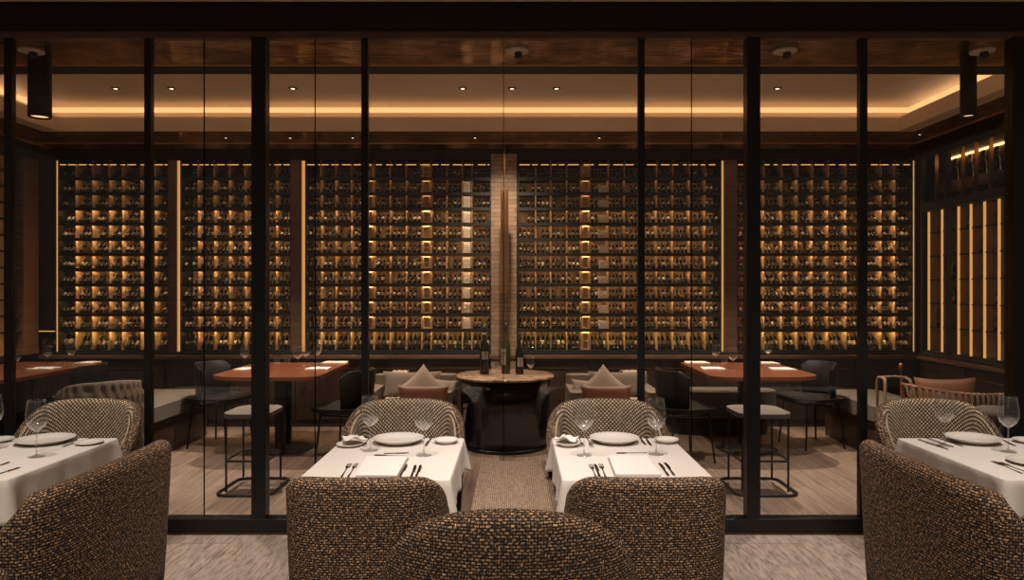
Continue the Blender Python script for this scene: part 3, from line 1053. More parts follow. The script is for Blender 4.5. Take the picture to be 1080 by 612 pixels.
# ============================================================ WOVEN CHAIRS
def shell_mesh(w, D, crest, arm, y1, n_exp=3.0, zb=.22, th=.075, flare=.9, seat=.43, curve_d=None, crown=0., hold=0.):
    """barrel back; local front is +y, back outer face at y=-D/2"""
    yc = -D / 2 + (curve_d or w * .42)
    cd = yc + D / 2
    path = []
    ns = 44
    for i in range(ns + 1):
        a = PI + PI * i / ns
        path.append((w / 2 * sgnpow(math.cos(a), 2 / n_exp), yc + cd * sgnpow(math.sin(a), 2 / n_exp)))
    pre, post = [], []
    L = D / 2 - yc
    m = 8
    for k in range(m):
        pre.append((-w / 2, D / 2 - L * k / m))
        post.append((w / 2, yc + L * (k + 1) / m))
    path = pre + path + post
    # resample evenly
    seg = [0]
    for p, q in zip(path, path[1:]):
        seg.append(seg[-1] + math.dist(p, q))
    tot = seg[-1]
    NP = 72
    pts = []
    j = 0
    for i in range(NP + 1):
        s_ = tot * i / NP
        while j < len(seg) - 2 and seg[j + 1] < s_:
            j += 1
        f = (s_ - seg[j]) / max(seg[j + 1] - seg[j], 1e-9)
        pts.append(Vector((path[j][0] + f * (path[j + 1][0] - path[j][0]), path[j][1] + f * (path[j + 1][1] - path[j][1]), 0)))
    b = MB()
    vs, uvs, fs = [], [], []
    NPROF = None
    for i, p in enumerate(pts):
        t = (pts[min(i + 1, NP)] - pts[max(i - 1, 0)]).normalized()
        nrm = Vector((t.y, -t.x, 0))       # outward for this travel direction? fixed below
        if nrm.dot(p - Vector((0, D * .1, 0))) < 0:
            nrm = -nrm
        yf = (p.y + D / 2 - hold) / (y1 - hold)
        u_ = min(max(yf, 0), 1)
        sm = u_ * u_ * (3 - 2 * u_)
        h = crest - (crest - arm) * sm + crown * (1 - (abs(p.x) / (w / 2)) ** 2) - crown
        prof = []
        r = th / 2
        zr = h - r
        for k in range(9):
            q = k / 8
            z = zb + (zr - zb) * q
            prof.append((0, z))
        for k in range(1, 8):
            a = PI * k / 8
            prof.append((-r + r * math.cos(a), zr + r * math.sin(a)))
        for k in range(7):
            q = k / 6
            prof.append((-th, zr + (seat - .06 - zr) * q))
        NPROF = len(prof)
        v_ = 0
        for k, (off, z) in enumerate(prof):
            if k:
                v_ += math.dist(prof[k], prof[k - 1])
            # flare: pull in towards the bottom
            fl = flare + (1 - flare) * min(1, max(0, (z - zb) / (crest - zb))) ** .8
            base = Vector((p.x * fl, (p.y - D * .1) * fl + D * .1, 0))
            q3 = base + nrm * off
            vs.append((q3.x, q3.y, z))
            uvs.append((tot * i / NP, v_ + (zb if False else 0)))
    # align v so weave rows are horizontal: outer side uses z directly
    for i in range(NP + 1):
        for k in range(9):
            uvs[i * NPROF + k] = (uvs[i * NPROF + k][0], vs[i * NPROF + k][2])
        base = uvs[i * NPROF + 8][1]
        acc = base
        for k in range(9, NPROF):
            a_, b_ = vs[i * NPROF + k], vs[i * NPROF + k - 1]
            acc += math.hypot(math.hypot(a_[0] - b_[0], a_[1] - b_[1]), a_[2] - b_[2])
            uvs[i * NPROF + k] = (uvs[i * NPROF + k][0], acc)
    for i in range(NP):
        for k in range(NPROF - 1):
            fs.append((i * NPROF + k, (i + 1) * NPROF + k, (i + 1) * NPROF + k + 1, i * NPROF + k + 1))
        fs.append((i * NPROF + NPROF - 1, (i + 1) * NPROF + NPROF - 1, (i + 1) * NPROF, i * NPROF))
    fs.append(tuple(range(NPROF))[::-1])
    fs.append(tuple(NP * NPROF + k for k in range(NPROF)))
    b.add(vs, fs, 0, uvs)
    per = NPROF
    for i in range(NP):
        for k in range(13, NPROF - 1):
            b.m[i * per + k] = 1
    return b, pts


def seat_pad(w, D, z0, z1, th):
    b = MB()
    out = []
    n = 40
    hw, hd = w / 2 - th * 1.15, D / 2
    for i in range(n):
        a = 2 * PI * i / n
        out.append((hw * sgnpow(math.cos(a), .55), (hd - th * .6) * sgnpow(math.sin(a), .6) + th * .45))
    rings = [(.9, z0), (.97, z0 + .02), (.97, z1 - .035), (.93, z1 - .012), (.8, z1), (.4, z1 + .008)]
    vs, fs, uv = [], [], []
    for s_, z in rings:
        for x, y in out:
            vs.append((x * s_, y * s_, z))
            uv.append((x * s_, y * s_ + (z if s_ > .9 else z1)))
    for j in range(len(rings) - 1):
        for k in range(n):
            fs.append((j * n + k, j * n + (k + 1) % n, (j + 1) * n + (k + 1) % n, (j + 1) * n + k))
    fs.append(tuple(range(n))[::-1])
    fs.append(tuple((len(rings) - 1) * n + k for k in range(n)))
    b.add(vs, fs, 0, uv)
    return b


def woven_chair(x, y, rz, label, seat_y=.08, w=.66, D=.58, crest=.86, arm=.5, y1=.36, zb=.24, group='brown basket weave armchairs around the white tables', **k):
    root = empty('woven_armchair', (x, y, 0), rz)
    tag(root, label, 'chair', group)
    b, pts = shell_mesh(w, D, crest, arm, y1, zb=zb, **k)
    b.build('backrest', [M['weave'], M['lattice']], root)
    th = k.get('th', .075)
    sD = max(D, .52)
    seat_pad(w * .93, sD, zb, .45, th).build('seat', M['weave'], root, loc=(0, (sD - D) / 2, 0))
    LD = sD
    for sx in (-1, 1):
        for sy in (-1, 1):
            px, py = sx * (w / 2 - .12), sy * (LD / 2 - .11) + (sD - D) / 2
            MB().tube([(px, py, zb + .01), (px * 1.06, py * 1.06, 0)], [.021, .014], 12).build('leg', M['black_metal'], root)
    return root


# near chairs (backs to the camera)
woven_chair(-.622, 3.025, 0, 'woven armchair with its back to us tucked under the left centre table', w=.68, D=.37, crest=.85, arm=.64, y1=.44, n_exp=3.1, curve_d=.27, th=.08, flare=.93)
woven_chair(.55, 3.025, 0, 'woven armchair with its back to us tucked under the right centre table', w=.68, D=.37, crest=.85, arm=.64, y1=.44, n_exp=3.1, curve_d=.27, th=.08, flare=.93)
woven_chair(-.02, 2.48, 0, 'nearest woven armchair, bottom centre of the photo, rounded back to us', w=.90, D=.62, crest=.925, arm=.62, y1=.50, n_exp=2.3, curve_d=.36, th=.10, crown=.10, flare=.94)
# far chairs facing the camera
for x_, lab in ((-.665, 'woven armchair facing us behind the left centre table'), (.555, 'woven armchair facing us behind the right centre table'),
                (-2.62, 'woven armchair facing us behind the white table at the left edge'), (2.54, 'woven armchair facing us behind the white table at the right edge')):
    woven_chair(x_, 4.34, PI, lab, w=.76, D=.40, crest=.925, arm=.62, y1=.50, n_exp=2.9, th=.075, curve_d=.34, crown=.02, seat_y=.1)
# side chairs at the outer tables
woven_chair(-1.835, 2.84, PI / 2, 'large woven armchair at the lower left, flat back turned towards the middle', w=1.01, D=.62, crest=.93, arm=.64, y1=.38, n_exp=3.6, curve_d=.15, th=.09, zb=.28, flare=.93)
woven_chair(1.84, 2.84, -PI / 2, 'large woven armchair at the lower right, flat back turned towards the middle', w=1.01, D=.62, crest=.93, arm=.64, y1=.38, n_exp=3.6, curve_d=.15, th=.09, zb=.28, flare=.93)
woven_chair(-1.66, 1.80, PI / 2, 'woven armchair cut off by the bottom left corner of the photo', w=.62, D=.60, crest=.84, arm=.7, y1=.4, n_exp=2.6, curve_d=.3, th=.09, zb=.28)

# woven bench between the centre tables
root = empty('woven_bench', (.0, 3.93, 0))
tag(root, 'long beige ribbed woven bench between the two centre tables', 'bench')
def rounded(w, l, r, n=6):
    o = []
    for cx_, cy_, a0 in ((w / 2 - r, l / 2 - r, 0), (-w / 2 + r, l / 2 - r, 90), (-w / 2 + r, -l / 2 + r, 180), (w / 2 - r, -l / 2 + r, 270)):
        for i in range(n + 1):
            a = R(a0 + 90 * i / n)
            o.append((cx_ + r * math.cos(a), cy_ + r * math.sin(a)))
    return o
MB().prism(rounded(.43, 1.24, .05), .24, .52).build('seat', M['bench_weave'], root, bevel=.012, seg=3)
for sx in (-1, 1):
    for sy in (-1, 1):
        MB().box((sx * .17 - .02, sy * .54 - .02, 0), (sx * .17 + .02, sy * .54 + .02, .25)).build('leg', M['black_metal'], root)

# ============================================================ WHITE TABLES
def cloth_mesh(w, l, drop, seed=0):
    rr = random.Random(seed)
    per = []
    n = 34
    hw, hl = w / 2, l / 2
    rc = .012
    o = rounded(w, l, rc, 4)
    # densify straight sides
    pts = []
    for i in range(len(o)):
        a, b = o[i], o[(i + 1) % len(o)]
        dist = math.dist(a, b)
        m = max(1, int(dist / .02))
        for k in range(m):
            pts.append((a[0] + (b[0] - a[0]) * k / m, a[1] + (b[1] - a[1]) * k / m))
    N_ = len(pts)
    ph = [rr.uniform(0, 6.28) for _ in range(4)]
    b = MB()
    K = 10
    vs = []
    for k in range(K + 1):
        t = k / K
        for i, (x, y) in enumerate(pts):
            p, q = pts[i - 1], pts[(i + 1) % N_]
            tx, ty = q[0] - p[0], q[1] - p[1]
            ln = math.hypot(tx, ty) or 1
            nx, ny = ty / ln, -tx / ln
            dcx, dcy = abs(abs(x) - hw), abs(abs(y) - hl)
            dc = math.hypot(dcx, dcy)
            cw = math.exp(-(dc / .05) ** 2)
            pw = math.exp(-((dc - .11) / .045) ** 2)
            sl = x + y * 1.0
            wave = .006 * math.sin(sl * 19 + ph[0]) + .004 * math.sin(sl * 43 + ph[1])
            out = .004 + t * (.008 + wave + .034 * cw - .008 * pw)
            dz = drop * t * (1 + .16 * cw + .03 * math.sin(sl * 9 + ph[2]))
            if k == 0:
                out, dz = 0, 0
            elif k == 1:
                out, dz = .004, .006
            # corners bulge outwards along the diagonal
            ox_, oy_ = nx * out, ny * out
            vs.append((x + ox_, y + oy_, -dz))
    fs = []
    for k in range(K):
        for i in range(N_):
            j = (i + 1) % N_
            fs.append((k * N_ + i, (k + 1) * N_ + i, (k + 1) * N_ + j, k * N_ + j))
    fs.append(tuple(range(N_)))
    b.add(vs, fs, 0)
    b.sm[-1] = False
    return b


def fork_mb(L=.19):
    q = MB()
    q.prism([(-.005, 0), (.005, 0), (.0022, L * .35), (.003, L * .62), (.010, L * .70), (.011, L * .76), (-.011, L * .76), (-.010, L * .70), (-.003, L * .62), (-.0022, L * .35)], .0, .0025)
    for k in range(4):
        x = -.0093 + k * .0062
        q.box((x - .0014, L * .76, 0), (x + .0014, L, .0022))
    return q


def knife_mb(L=.22):
    return MB().prism([(-.006, 0), (.006, 0), (.0045, L * .45), (.009, L * .5), (.010, L * .8), (.004, L), (-.006, L * .97), (-.005, L * .5), (-.0045, L * .45)], .0, .003)


def plate_mb(r, h=.022):
    return MB().lathe([(0, 0), (r * .62, 0), (r * .68, .003), (r * .98, h - .004), (r, h), (r * .97, h + .001), (r * .72, h * .55), (r * .62, h * .38), (0, h * .34)], n=48)


def glass_parts(root, s=1.0, liquid=False):
    bowl = [(.004, .115), (.018, .122), (.040, .142), (.050, .168), (.049, .20), (.043, .24), (.039, .262), (.0382, .262), (.042, .24), (.048, .20), (.049, .168), (.039, .1435), (.018, .1235), (.0, .119)]
    MB().lathe([(r * s, z * s) for r, z in bowl], n=28, mis=[1, 1, 1, 0, 0, 0, 0, 0, 0, 0, 0, 1, 1]).build('bowl', [M['crystal'], M['crystal_solid']], root)  # lower bowl gets the paler, shinier glass to imitate refracted brightness
    MB().lathe([(.0, 0), (.040, 0), (.040, .0015), (.02, .004), (.006, .010), (.0035, .03), (.0034, .10), (.006, .116), (.0, .118)][:], n=20).build('stem', M['crystal_solid'], root) if s == 1.0 else \
        MB().lathe([(r * s, z * s) for r, z in [(.0, 0), (.040, 0), (.040, .0015), (.02, .004), (.006, .010), (.0035, .03), (.0034, .10), (.006, .116), (.0, .118)]], n=20).build('stem', M['crystal_solid'], root)


glass_proto = {}
def wine_glass(x, y, z, label, s=1.0, group='wine glasses on the white tables', hs=1.0):
    if s not in glass_proto:
        root = empty('wine_glass')
        glass_parts(root, s)
        glass_proto[s] = root
    else:
        root = copy_tree(glass_proto[s])
    root.location = (x, y, z)
    root.scale = (1, 1, hs)
    tag(root, label, 'wine glass', group)
    return root


_first = {}
def once(kind, maker, m, nm=None):
    """mesh objects: first call builds, later calls copy"""
    if kind not in _first:
        _first[kind] = maker().build(nm or kind, m)
        return _first[kind]
    o = _first[kind].copy()
    COL.objects.link(o)
    return o


TZ = .752
def cut(kind, p0, p1, label, z=TZ, group='cutlery on the white tables'):
    """piece of cutlery whose handle end sits at pixel p0 and tip at pixel p1"""
    x0, y0 = W(*p0, z)
    x1, y1 = W(*p1, z)
    o = once(kind, fork_mb if kind == 'fork' else knife_mb, M['steel'])
    o.location = (x0, y0, z + .0008)
    ln = math.dist((x0, y0), (x1, y1))
    o.rotation_euler[2] = math.atan2(y1 - y0, x1 - x0) - PI / 2
    L_ = .19 if kind == 'fork' else .22
    o.scale = (1, min(ln, .26) / L_, 1)
    tag(o, label, kind, group)
    return o


TABS = [(-2.61, 'at the left edge'), (-.632, 'left of centre'), (.555, 'right of centre'), (2.53, 'at the right edge')]
TW, TL, TY = .68, .90, 3.67
for i, (tx, wh) in enumerate(TABS):
    root = empty('dining_table', (tx, TY, 0))
    tag(root, 'square pedestal dining table hidden under the white cloth ' + wh, 'table', 'white cloth dining tables')
    MB().box((-TW / 2 + .01, -TL / 2 + .01, .715), (TW / 2 - .01, TL / 2 - .01, .745)).build('tabletop', M['dark_panel'], root)
    MB().lathe([(0, .02), (.035, .02), (.035, .715), (0, .715)], n=16).build('pedestal', M['black_metal'], root)
    MB().lathe([(0, 0), (.2, 0), (.2, .012), (.04, .022), (0, .022)], n=32).build('base', M['black_metal'], root)
    o = cloth_mesh(TW, TL, .165, i).build('tablecloth', M['cloth'], loc=(tx, TY, .752))
    m = o.modifiers.new('thick', 'SOLIDIFY'); m.thickness = .002; m.offset = -1
    tag(o, 'white linen tablecloth on the dining table ' + wh, 'tablecloth', 'white tablecloths')


def dish(kind, px, py, r, h, label, cat='plate', z=TZ):
    x, y = W(px, py, z)
    key = '%s%.3f' % (kind, r)
    if key not in _first:
        _first[key] = plate_mb(r, h).build(kind, M['porcelain'])
        o = _first[key]
    else:
        o = _first[key].copy(); COL.objects.link(o)
    o.location = (x, y, z + .0008)
    tag(o, label, cat, 'white plates on the cloth tables' if kind == 'dinner_plate' else 'small white dishes on the cloth tables')
    return x, y


dish('dinner_plate', 47.5, 467, .150, .026, 'white dinner plate on the white table at the left edge')
dish('dinner_plate', 420, 467, .142, .03, 'white dinner plate on the far side of the left centre table')
dish('dinner_plate', 648, 466.5, .138, .03, 'white dinner plate on the far side of the right centre table')
dish('dinner_plate', 1026, 466.5, .142, .024, 'white dinner plate on the far side of the right edge table')
dish('side_plate', 94, 468.5, .072, .014, 'small white side plate right of the dinner plate, left edge table')
dish('side_plate', 470.5, 467.5, .068, .022, 'small white dish at the far right corner of the left centre table')
dish('side_plate', 703, 467, .068, .02, 'small white dish at the far right corner of the right centre table')
dish('side_plate', 369, 470.5, .072, .03, 'small white bowl with a folded napkin on the left centre table')
dish('side_plate', 599.5, 470.5, .068, .028, 'small white bowl with a folded napkin on the right centre table')
dish('side_plate', 1093, 489.5, .125, .016, 'white plate cut off by the right photo edge, near side of table')
dish('side_plate', 1084, 467, .075, .018, 'small white plate at the far right edge of the right edge table')
dish('side_plate', -2, 466, .08, .016, 'small white dish cut off by the left photo edge')


def napkin_fold(px, py, label, rz):
    x, y = W(px, py, TZ)
    q = MB()
    def nm(u, v):
        return .012 * math.sin(u * 9 + v * 5) + .01 * math.cos(v * 12)
    vs, fs = [], []
    n = 12
    for i in range(n + 1):
        for j in range(n + 1):
            u, v = i / n, j / n
            w_ = .062 * (1 - .35 * v)
            xx = (u - .5) * 2 * w_
            yy = (v - .5) * .12
            zz = .03 + .028 * math.exp(-((u - .5) / .2) ** 2) * (1 - v * .5) + .014 * abs(u - .5) * 2 + .006 * math.sin(v * 9 + u * 4)
            vs.append((xx, yy, zz))
    for i in range(n):
        for j in range(n):
            a = i * (n + 1) + j
            fs.append((a, a + n + 1, a + n + 2, a + 1))
    q.add(vs, fs)
    o = q.build('folded_napkin', M['napkin'], loc=(x, y, TZ), rz=rz)
    s_ = o.modifiers.new('s', 'SOLIDIFY'); s_.thickness = .006
    tag(o, label, 'napkin', 'folded napkins in small bowls')


napkin_fold(372, 470, 'folded napkin in the small bowl on the left centre table', .5)
napkin_fold(599, 470, 'folded napkin in the small bowl on the right centre table', -.4)


def menu(quad, label):
    P = [W(px, py, TZ) for px, py in quad]
    c = [sum(p[k] for p in P) / 4 for k in (0, 1)]
    root = empty('menu_folder', (c[0], c[1], TZ + .0005))
    tag(root, label, 'menu', 'square white menus')
    ol = [(p[0] - c[0], p[1] - c[1]) for p in P]
    MB().prism(ol, 0, .004).build('back_cover', M['menu_edge'], root)
    MB().prism([(x * .97, y * .97) for x, y in ol], .004, .017).build('pages', M['menu_white'], root)


menu([(374, 506), (419, 506), (431, 484.5), (386, 484.5)], 'square white menu on the near side of the left centre table')
menu([(649, 505), (698, 505), (683, 484), (641, 484)], 'square white menu on the near side of the right centre table')

C1 = 'on the left centre table'
C2 = 'on the right centre table'
cut('fork', (360, 504), (370, 488), 'outer fork left of the white menu ' + C1)
cut('fork', (367, 504), (378, 486), 'inner fork left of the white menu ' + C1)
cut('knife', (433, 506), (438.5, 490), 'inner knife right of the white menu ' + C1)
cut('knife', (438, 506), (444.5, 489), 'outer knife right of the white menu ' + C1)
cut('knife', (421, 505), (431, 486), 'knife lying along the right edge of the white menu ' + C1)
cut('fork', (430, 481.8), (395, 480.5), 'fork lying crosswise above the white menu ' + C1)
cut('knife', (405, 479), (431, 478.2), 'small knife lying crosswise nearest the dinner plate ' + C1)
cut('fork', (390, 462), (383, 471), 'fork left of the dinner plate ' + C1)
cut('knife', (456, 461), (448, 472.5), 'knife right of the dinner plate ' + C1)
cut('fork', (629, 505), (622, 488.5), 'outer fork left of the white menu ' + C2)
cut('knife', (633, 505), (626, 487), 'thin knife between the two forks left of the menu ' + C2)
cut('fork', (639, 504.5), (633, 489), 'inner fork left of the white menu ' + C2)
cut('knife', (705, 502.5), (695, 489), 'inner knife right of the white menu ' + C2)
cut('knife', (711, 502), (701, 488.5), 'outer knife right of the white menu ' + C2)
cut('fork', (682, 478), (650, 478.4), 'fork lying crosswise nearest the dinner plate ' + C2)
cut('knife', (671, 482), (645, 483.2), 'knife lying crosswise just above the menu ' + C2)
cut('fork', (610, 461), (616.5, 474), 'outer fork left of the dinner plate ' + C2)
cut('fork', (618.5, 461.5), (625, 473), 'inner fork left of the dinner plate ' + C2)
cut('knife', (674, 461), (681, 470), 'inner knife right of the dinner plate ' + C2)
cut('knife', (680, 460.5), (689, 474), 'outer knife right of the dinner plate ' + C2)
C3 = 'on the right edge table'
cut('knife', (968.5, 464), (1004, 476), 'nearest of the three knives left of the plate ' + C3)
cut('knife', (975, 461.8), (1006, 472), 'middle of the three knives left of the plate ' + C3)
cut('knife', (986, 461.5), (1016, 471.5), 'farthest of the three knives, closest to the plate ' + C3)
cut('fork', (1078, 500), (1047, 487), 'front fork beside the cut off plate ' + C3)
cut('fork', (1087, 500), (1054, 488), 'rear fork beside the cut off plate ' + C3)
cut('knife', (1052, 462), (1071, 471), 'knife right of the dinner plate ' + C3)
C4 = 'on the left edge table'
cut('knife', (100, 461.5), (62, 473), 'knife between dinner plate and side plate ' + C4)
cut('knife', (-6, 502), (21, 493.5), 'front knife at the left photo edge ' + C4)
cut('knife', (-8, 494), (10, 488), 'rear knife at the left photo edge ' + C4)

for (px, py, lab) in [(390.5, 475.5, 'wine glass left of the dinner plate on the left centre table'), (447, 480.5, 'wine glass right of the dinner plate on the left centre table'),
                      (616, 480.5, 'wine glass left of the dinner plate on the right centre table'), (692, 479.5, 'wine glass right of the dinner plate on the right centre table'),
                      (38.5, 482, 'wine glass in front of the dinner plate on the left edge table'), (1063.5, 477, 'tall wine glass near the right photo edge on the right edge table'),
                      (996.5, 470.5, 'wine glass left of the dinner plate on the right edge table'), (-8, 474, 'wine glass cut off by the left photo edge')]:
    x, y = W(px, py, TZ)
    wine_glass(x, y, TZ + .0008, lab, 1.0, hs=1.1)

# ============================================================ WINE ROOM FURNITURE
WZ = .80
def wood_table(x0, x1, y0, y1, label, flip, rnear=(.38, .22)):
    root = empty('wooden_table', ((x0 + x1) / 2, (y0 + y1) / 2, 0))
    tag(root, label, 'table', 'red brown wooden tables in the wine room')
    w, l = (x1 - x0) / 2, (y1 - y0) / 2
    out = [(w, l - .03), (w - .03, l), (-w + .03, l), (-w, l - .03)]
    ra, rb = rnear if not flip else rnear[::-1]
    for i in range(13):
        a = PI + PI / 2 * i / 12
        out.append((-w + ra + ra * math.cos(a), -l + ra * .62 + ra * .62 * math.sin(a)))
    for i in range(13):
        a = 1.5 * PI + PI / 2 * i / 12
        out.append((w - rb + rb * math.cos(a), -l + rb * .62 + rb * .62 * math.sin(a)))
    MB().prism(out, WZ - .035, WZ).build('tabletop', M['red_wood'], root, bevel=.006)
    for dy in (-.1, .1):
        MB().box((-.045, dy - .03, .02), (.045, dy + .03, WZ - .035)).build('column', M['black_metal'], root)
    MB().lathe([(0, 0), (.30, 0), (.30, .012), (.28, .02), (0, .024)], n=40).build('base', M['black_metal'], root)
    return root


wood_table(-2.85, -1.82, 6.6, 7.95, 'red wooden table behind the left thick mullion in the wine room', False)
wood_table(1.82, 2.85, 6.6, 7.95, 'red wooden table behind the right thick mullion in the wine room', True)
wood_table(-5.55, -4.52, 6.4, 8.02, 'red wooden table at the far left beside the left wall', False, (.2, .12))


def stool(x0, x1, y0, y1, label):
    cx_, cy_ = (x0 + x1) / 2, (y0 + y1) / 2
    w, l = (x1 - x0) / 2, (y1 - y0) / 2
    root = empty('bar_stool', (cx_, cy_, 0))
    tag(root, label, 'stool', 'backless grey stools')
    MB().prism(rounded(2 * w + .02, 2 * l, .12, 8), .60, .635).build('seat', M['grey_leather'], root, bevel=.012, seg=3)
    for sx in (-1, 1):
        for sy in (-1, 1):
            MB().tube([(sx * (w - .02), sy * (l - .06), .602), (sx * (w - .02), sy * (l - .06), .018)], .009, 8).build('leg', M['black_metal'], root)
    MB().tube([(x, y, .26) for x, y in rounded(2 * w - .02, 2 * l - .10, .03, 4)], .009, 8, closed=True).build('footrest', M['black_metal'], root)
    MB().tube([(x, y, .0125) for x, y in rounded(2 * w + .08, 2 * l + .04, .08, 5)], .0125, 8, closed=True).build('floor_ring', M['black_metal'], root)
    # stays tying the floor ring to the legs
    return root


stool(-2.28, -1.93, 5.58, 6.06, 'backless stool with a grey seat before the left wooden table')
stool(1.76, 2.16, 5.58, 6.06, 'backless stool with a grey seat before the right wooden table')


def leather_chair(x, y, rz, label):
    root = empty('leather_chair', (x, y, 0), rz)
    tag(root, label, 'chair', 'black leather dining chairs in the wine room')
    # local front +y ; seat
    MB().prism(rounded(.60, .58, .18, 8), .475, .515).build('seat', M['black_leather'], root, bevel=.014, seg=3)
    b = MB()
    n = 30
    vs, fs = [], []
    for i in range(n + 1):
        a = R(-15) - R(150) * i / n
        rr = .25
        for (off, z) in ((0, .50), (.006, .62), (.02, .85), (.012, .858), (-.004, .85), (-.018, .62), (-.022, .50)):
            edge = min(i, n - i) / n
            zz = z if z < .8 else z - .06 * max(0, 1 - edge / .12)
            r_ = rr + off
            vs.append((r_ * math.cos(a) * 1.0, r_ * math.sin(a) + .02, zz))
    K = 7
    for i in range(n):
        for k in range(K):
            k2 = (k + 1) % K
            fs.append((i * K + k, i * K + k2, (i + 1) * K + k2, (i + 1) * K + k))
    fs.append(tuple(range(K)))
    fs.append(tuple(n * K + k for k in range(K))[::-1])
    b.add(vs, fs)
    b.build('backrest', M['black_leather'], root)
    for sx in (-1, 1):
        for sy in (-1, 1):
            MB().tube([(sx * .19, sy * .18, .478), (sx * .23, sy * .22, 0)], [.012, .009], 8).build('leg', M['black_metal'], root)
    MB().tube([(p[0], p[1], .44) for p in rounded(.39, .37, .03, 4)], .008, 6, closed=True).build('seat_frame', M['black_metal'], root)
    return root


leather_chair(-3.03, 7.42, R(-103), 'black leather chair on the left side of the left wooden table')
leather_chair(-1.57, 6.80, R(75), 'black leather chair on the right side of the left wooden table')
leather_chair(1.57, 6.80, R(-75), 'black leather chair on the left side of the right wooden table')
leather_chair(3.05, 7.42, R(103), 'black leather chair on the right side of the right wooden table')
leather_chair(-4.38, 7.25, R(90), 'dark leather chair at the far left table, between table and grey bench')
leather_chair(-4.75, 6.0, R(0), 'dark leather chair at the near end of the far left table')

# grey low benches
for x0, x1, lab in ((-4.05, -3.36, 'low grey upholstered bench between the left cabinets and the left wooden table'), (3.38, 4.0, 'low grey upholstered bench right of the right wooden table')):
    root = empty('low_bench', ((x0 + x1) / 2, 7.15 if x0 < 0 else 7.36, 0))
    tag(root, lab, 'bench', 'low grey upholstered benches')
    w = (x1 - x0) / 2
    MB().prism(rounded(2 * w, 1.7 if x0 < 0 else 1.26, .08, 6), .36, .50).build('cushion', M['grey_uphol'], root, bevel=.03, seg=3)
    MB().box((-w + .04, -.80 if x0 < 0 else -.58, 0), (w - .04, .80 if x0 < 0 else .58, .36)).build('base', M['dark_panel'], root)

# rounded grey pouffe behind right table, small one behind left
for cx_, cy_, rx, ry, lab in ((2.30, 8.12 - .02, .62, .24, 'rounded grey banquette seat behind the right wooden table'),):
    root = empty('banquette_seat', (cx_, cy_, 0))
    tag(root, lab, 'seat', None)
    ol = [(rx * sgnpow(math.cos(2 * PI * i / 40), .6), ry * sgnpow(math.sin(2 * PI * i / 40), .8)) for i in range(40)]
    MB().prism(ol, .20, .48, smooth=True).build('cushion', M['grey_leather'], root, bevel=.05, seg=4)
    MB().prism([(x * .85, y * .8) for x, y in ol], 0, .2, smooth=True).build('base', M['black_matte'], root)


# ---- soft goods
def pillow_mb(w, h, t, n=14):
    b = MB()
    vs, fs = [], []
    for side in (1, -1):
        for i in range(n + 1):
            for j in range(n + 1):
                u, v = 2 * i / n - 1, 2 * j / n - 1
                pin = 1 - .10 * (1 - abs(u) ** 2) * abs(v) ** 3 * 1
                pin2 = 1 - .10 * (1 - abs(v) ** 2) * abs(u) ** 3
                d_ = max(0, (1 - u ** 4) * (1 - v ** 4)) ** .55
                vs.append((u * w / 2 * pin2, side * t / 2 * d_, v * h / 2 * pin))
    m = (n + 1) * (n + 1)
    for s_ in range(2):
        for i in range(n):
            for j in range(n):
                a = s_ * m + i * (n + 1) + j
                f = (a, a + n + 1, a + n + 2, a + 1)
                fs.append(f if s_ == 0 else f[::-1])
    b.add(vs, fs)
    return b


def pillow(x, y, z, w, h, t, m, roll, lean, label, name='pillow', yaw=0, cat='pillow', group='cushions on the beige loveseats'):
    o = pillow_mb(w, h, t).build(name, m)
    o.location = (x, y, z)
    o.rotation_euler = (Matrix.Rotation(yaw, 4, 'Z') @ Matrix.Rotation(lean, 4, 'X') @ Matrix.Rotation(roll, 4, 'Y')).to_euler()
    tag(o, label, cat, group)
    return o


def loveseat(cx_, sgn, side):
    root = empty('loveseat', (cx_, 7.55, 0))
    tag(root, 'low beige loveseat %s of the round marble table' % side, 'sofa', 'beige loveseats by the round marble table')
    MB().prism(rounded(.84, .86, .12, 6), .12, .42).build('seat', M['beige_uphol'], root, bevel=.03, seg=3)
    b = MB().prism([(x, y + .32) for x, y in rounded(.88, .2, .09, 6)], .16, .68)
    b.build('backrest', M['beige_uphol'], root, bevel=.04, seg=3)
    for s_ in (-1, 1):
        MB().prism([(x + s_ * .385, y - .02) for x, y in rounded(.13, .80, .06, 5)], .14, .58).build('arm', M['beige_uphol'], root, bevel=.03, seg=3)
        for yy in (-.34, .34):
            MB().box((s_ * .34 - .02, yy - .02, 0), (s_ * .34 + .02, yy + .02, .13)).build('leg', M['black_metal'], root)
    return root


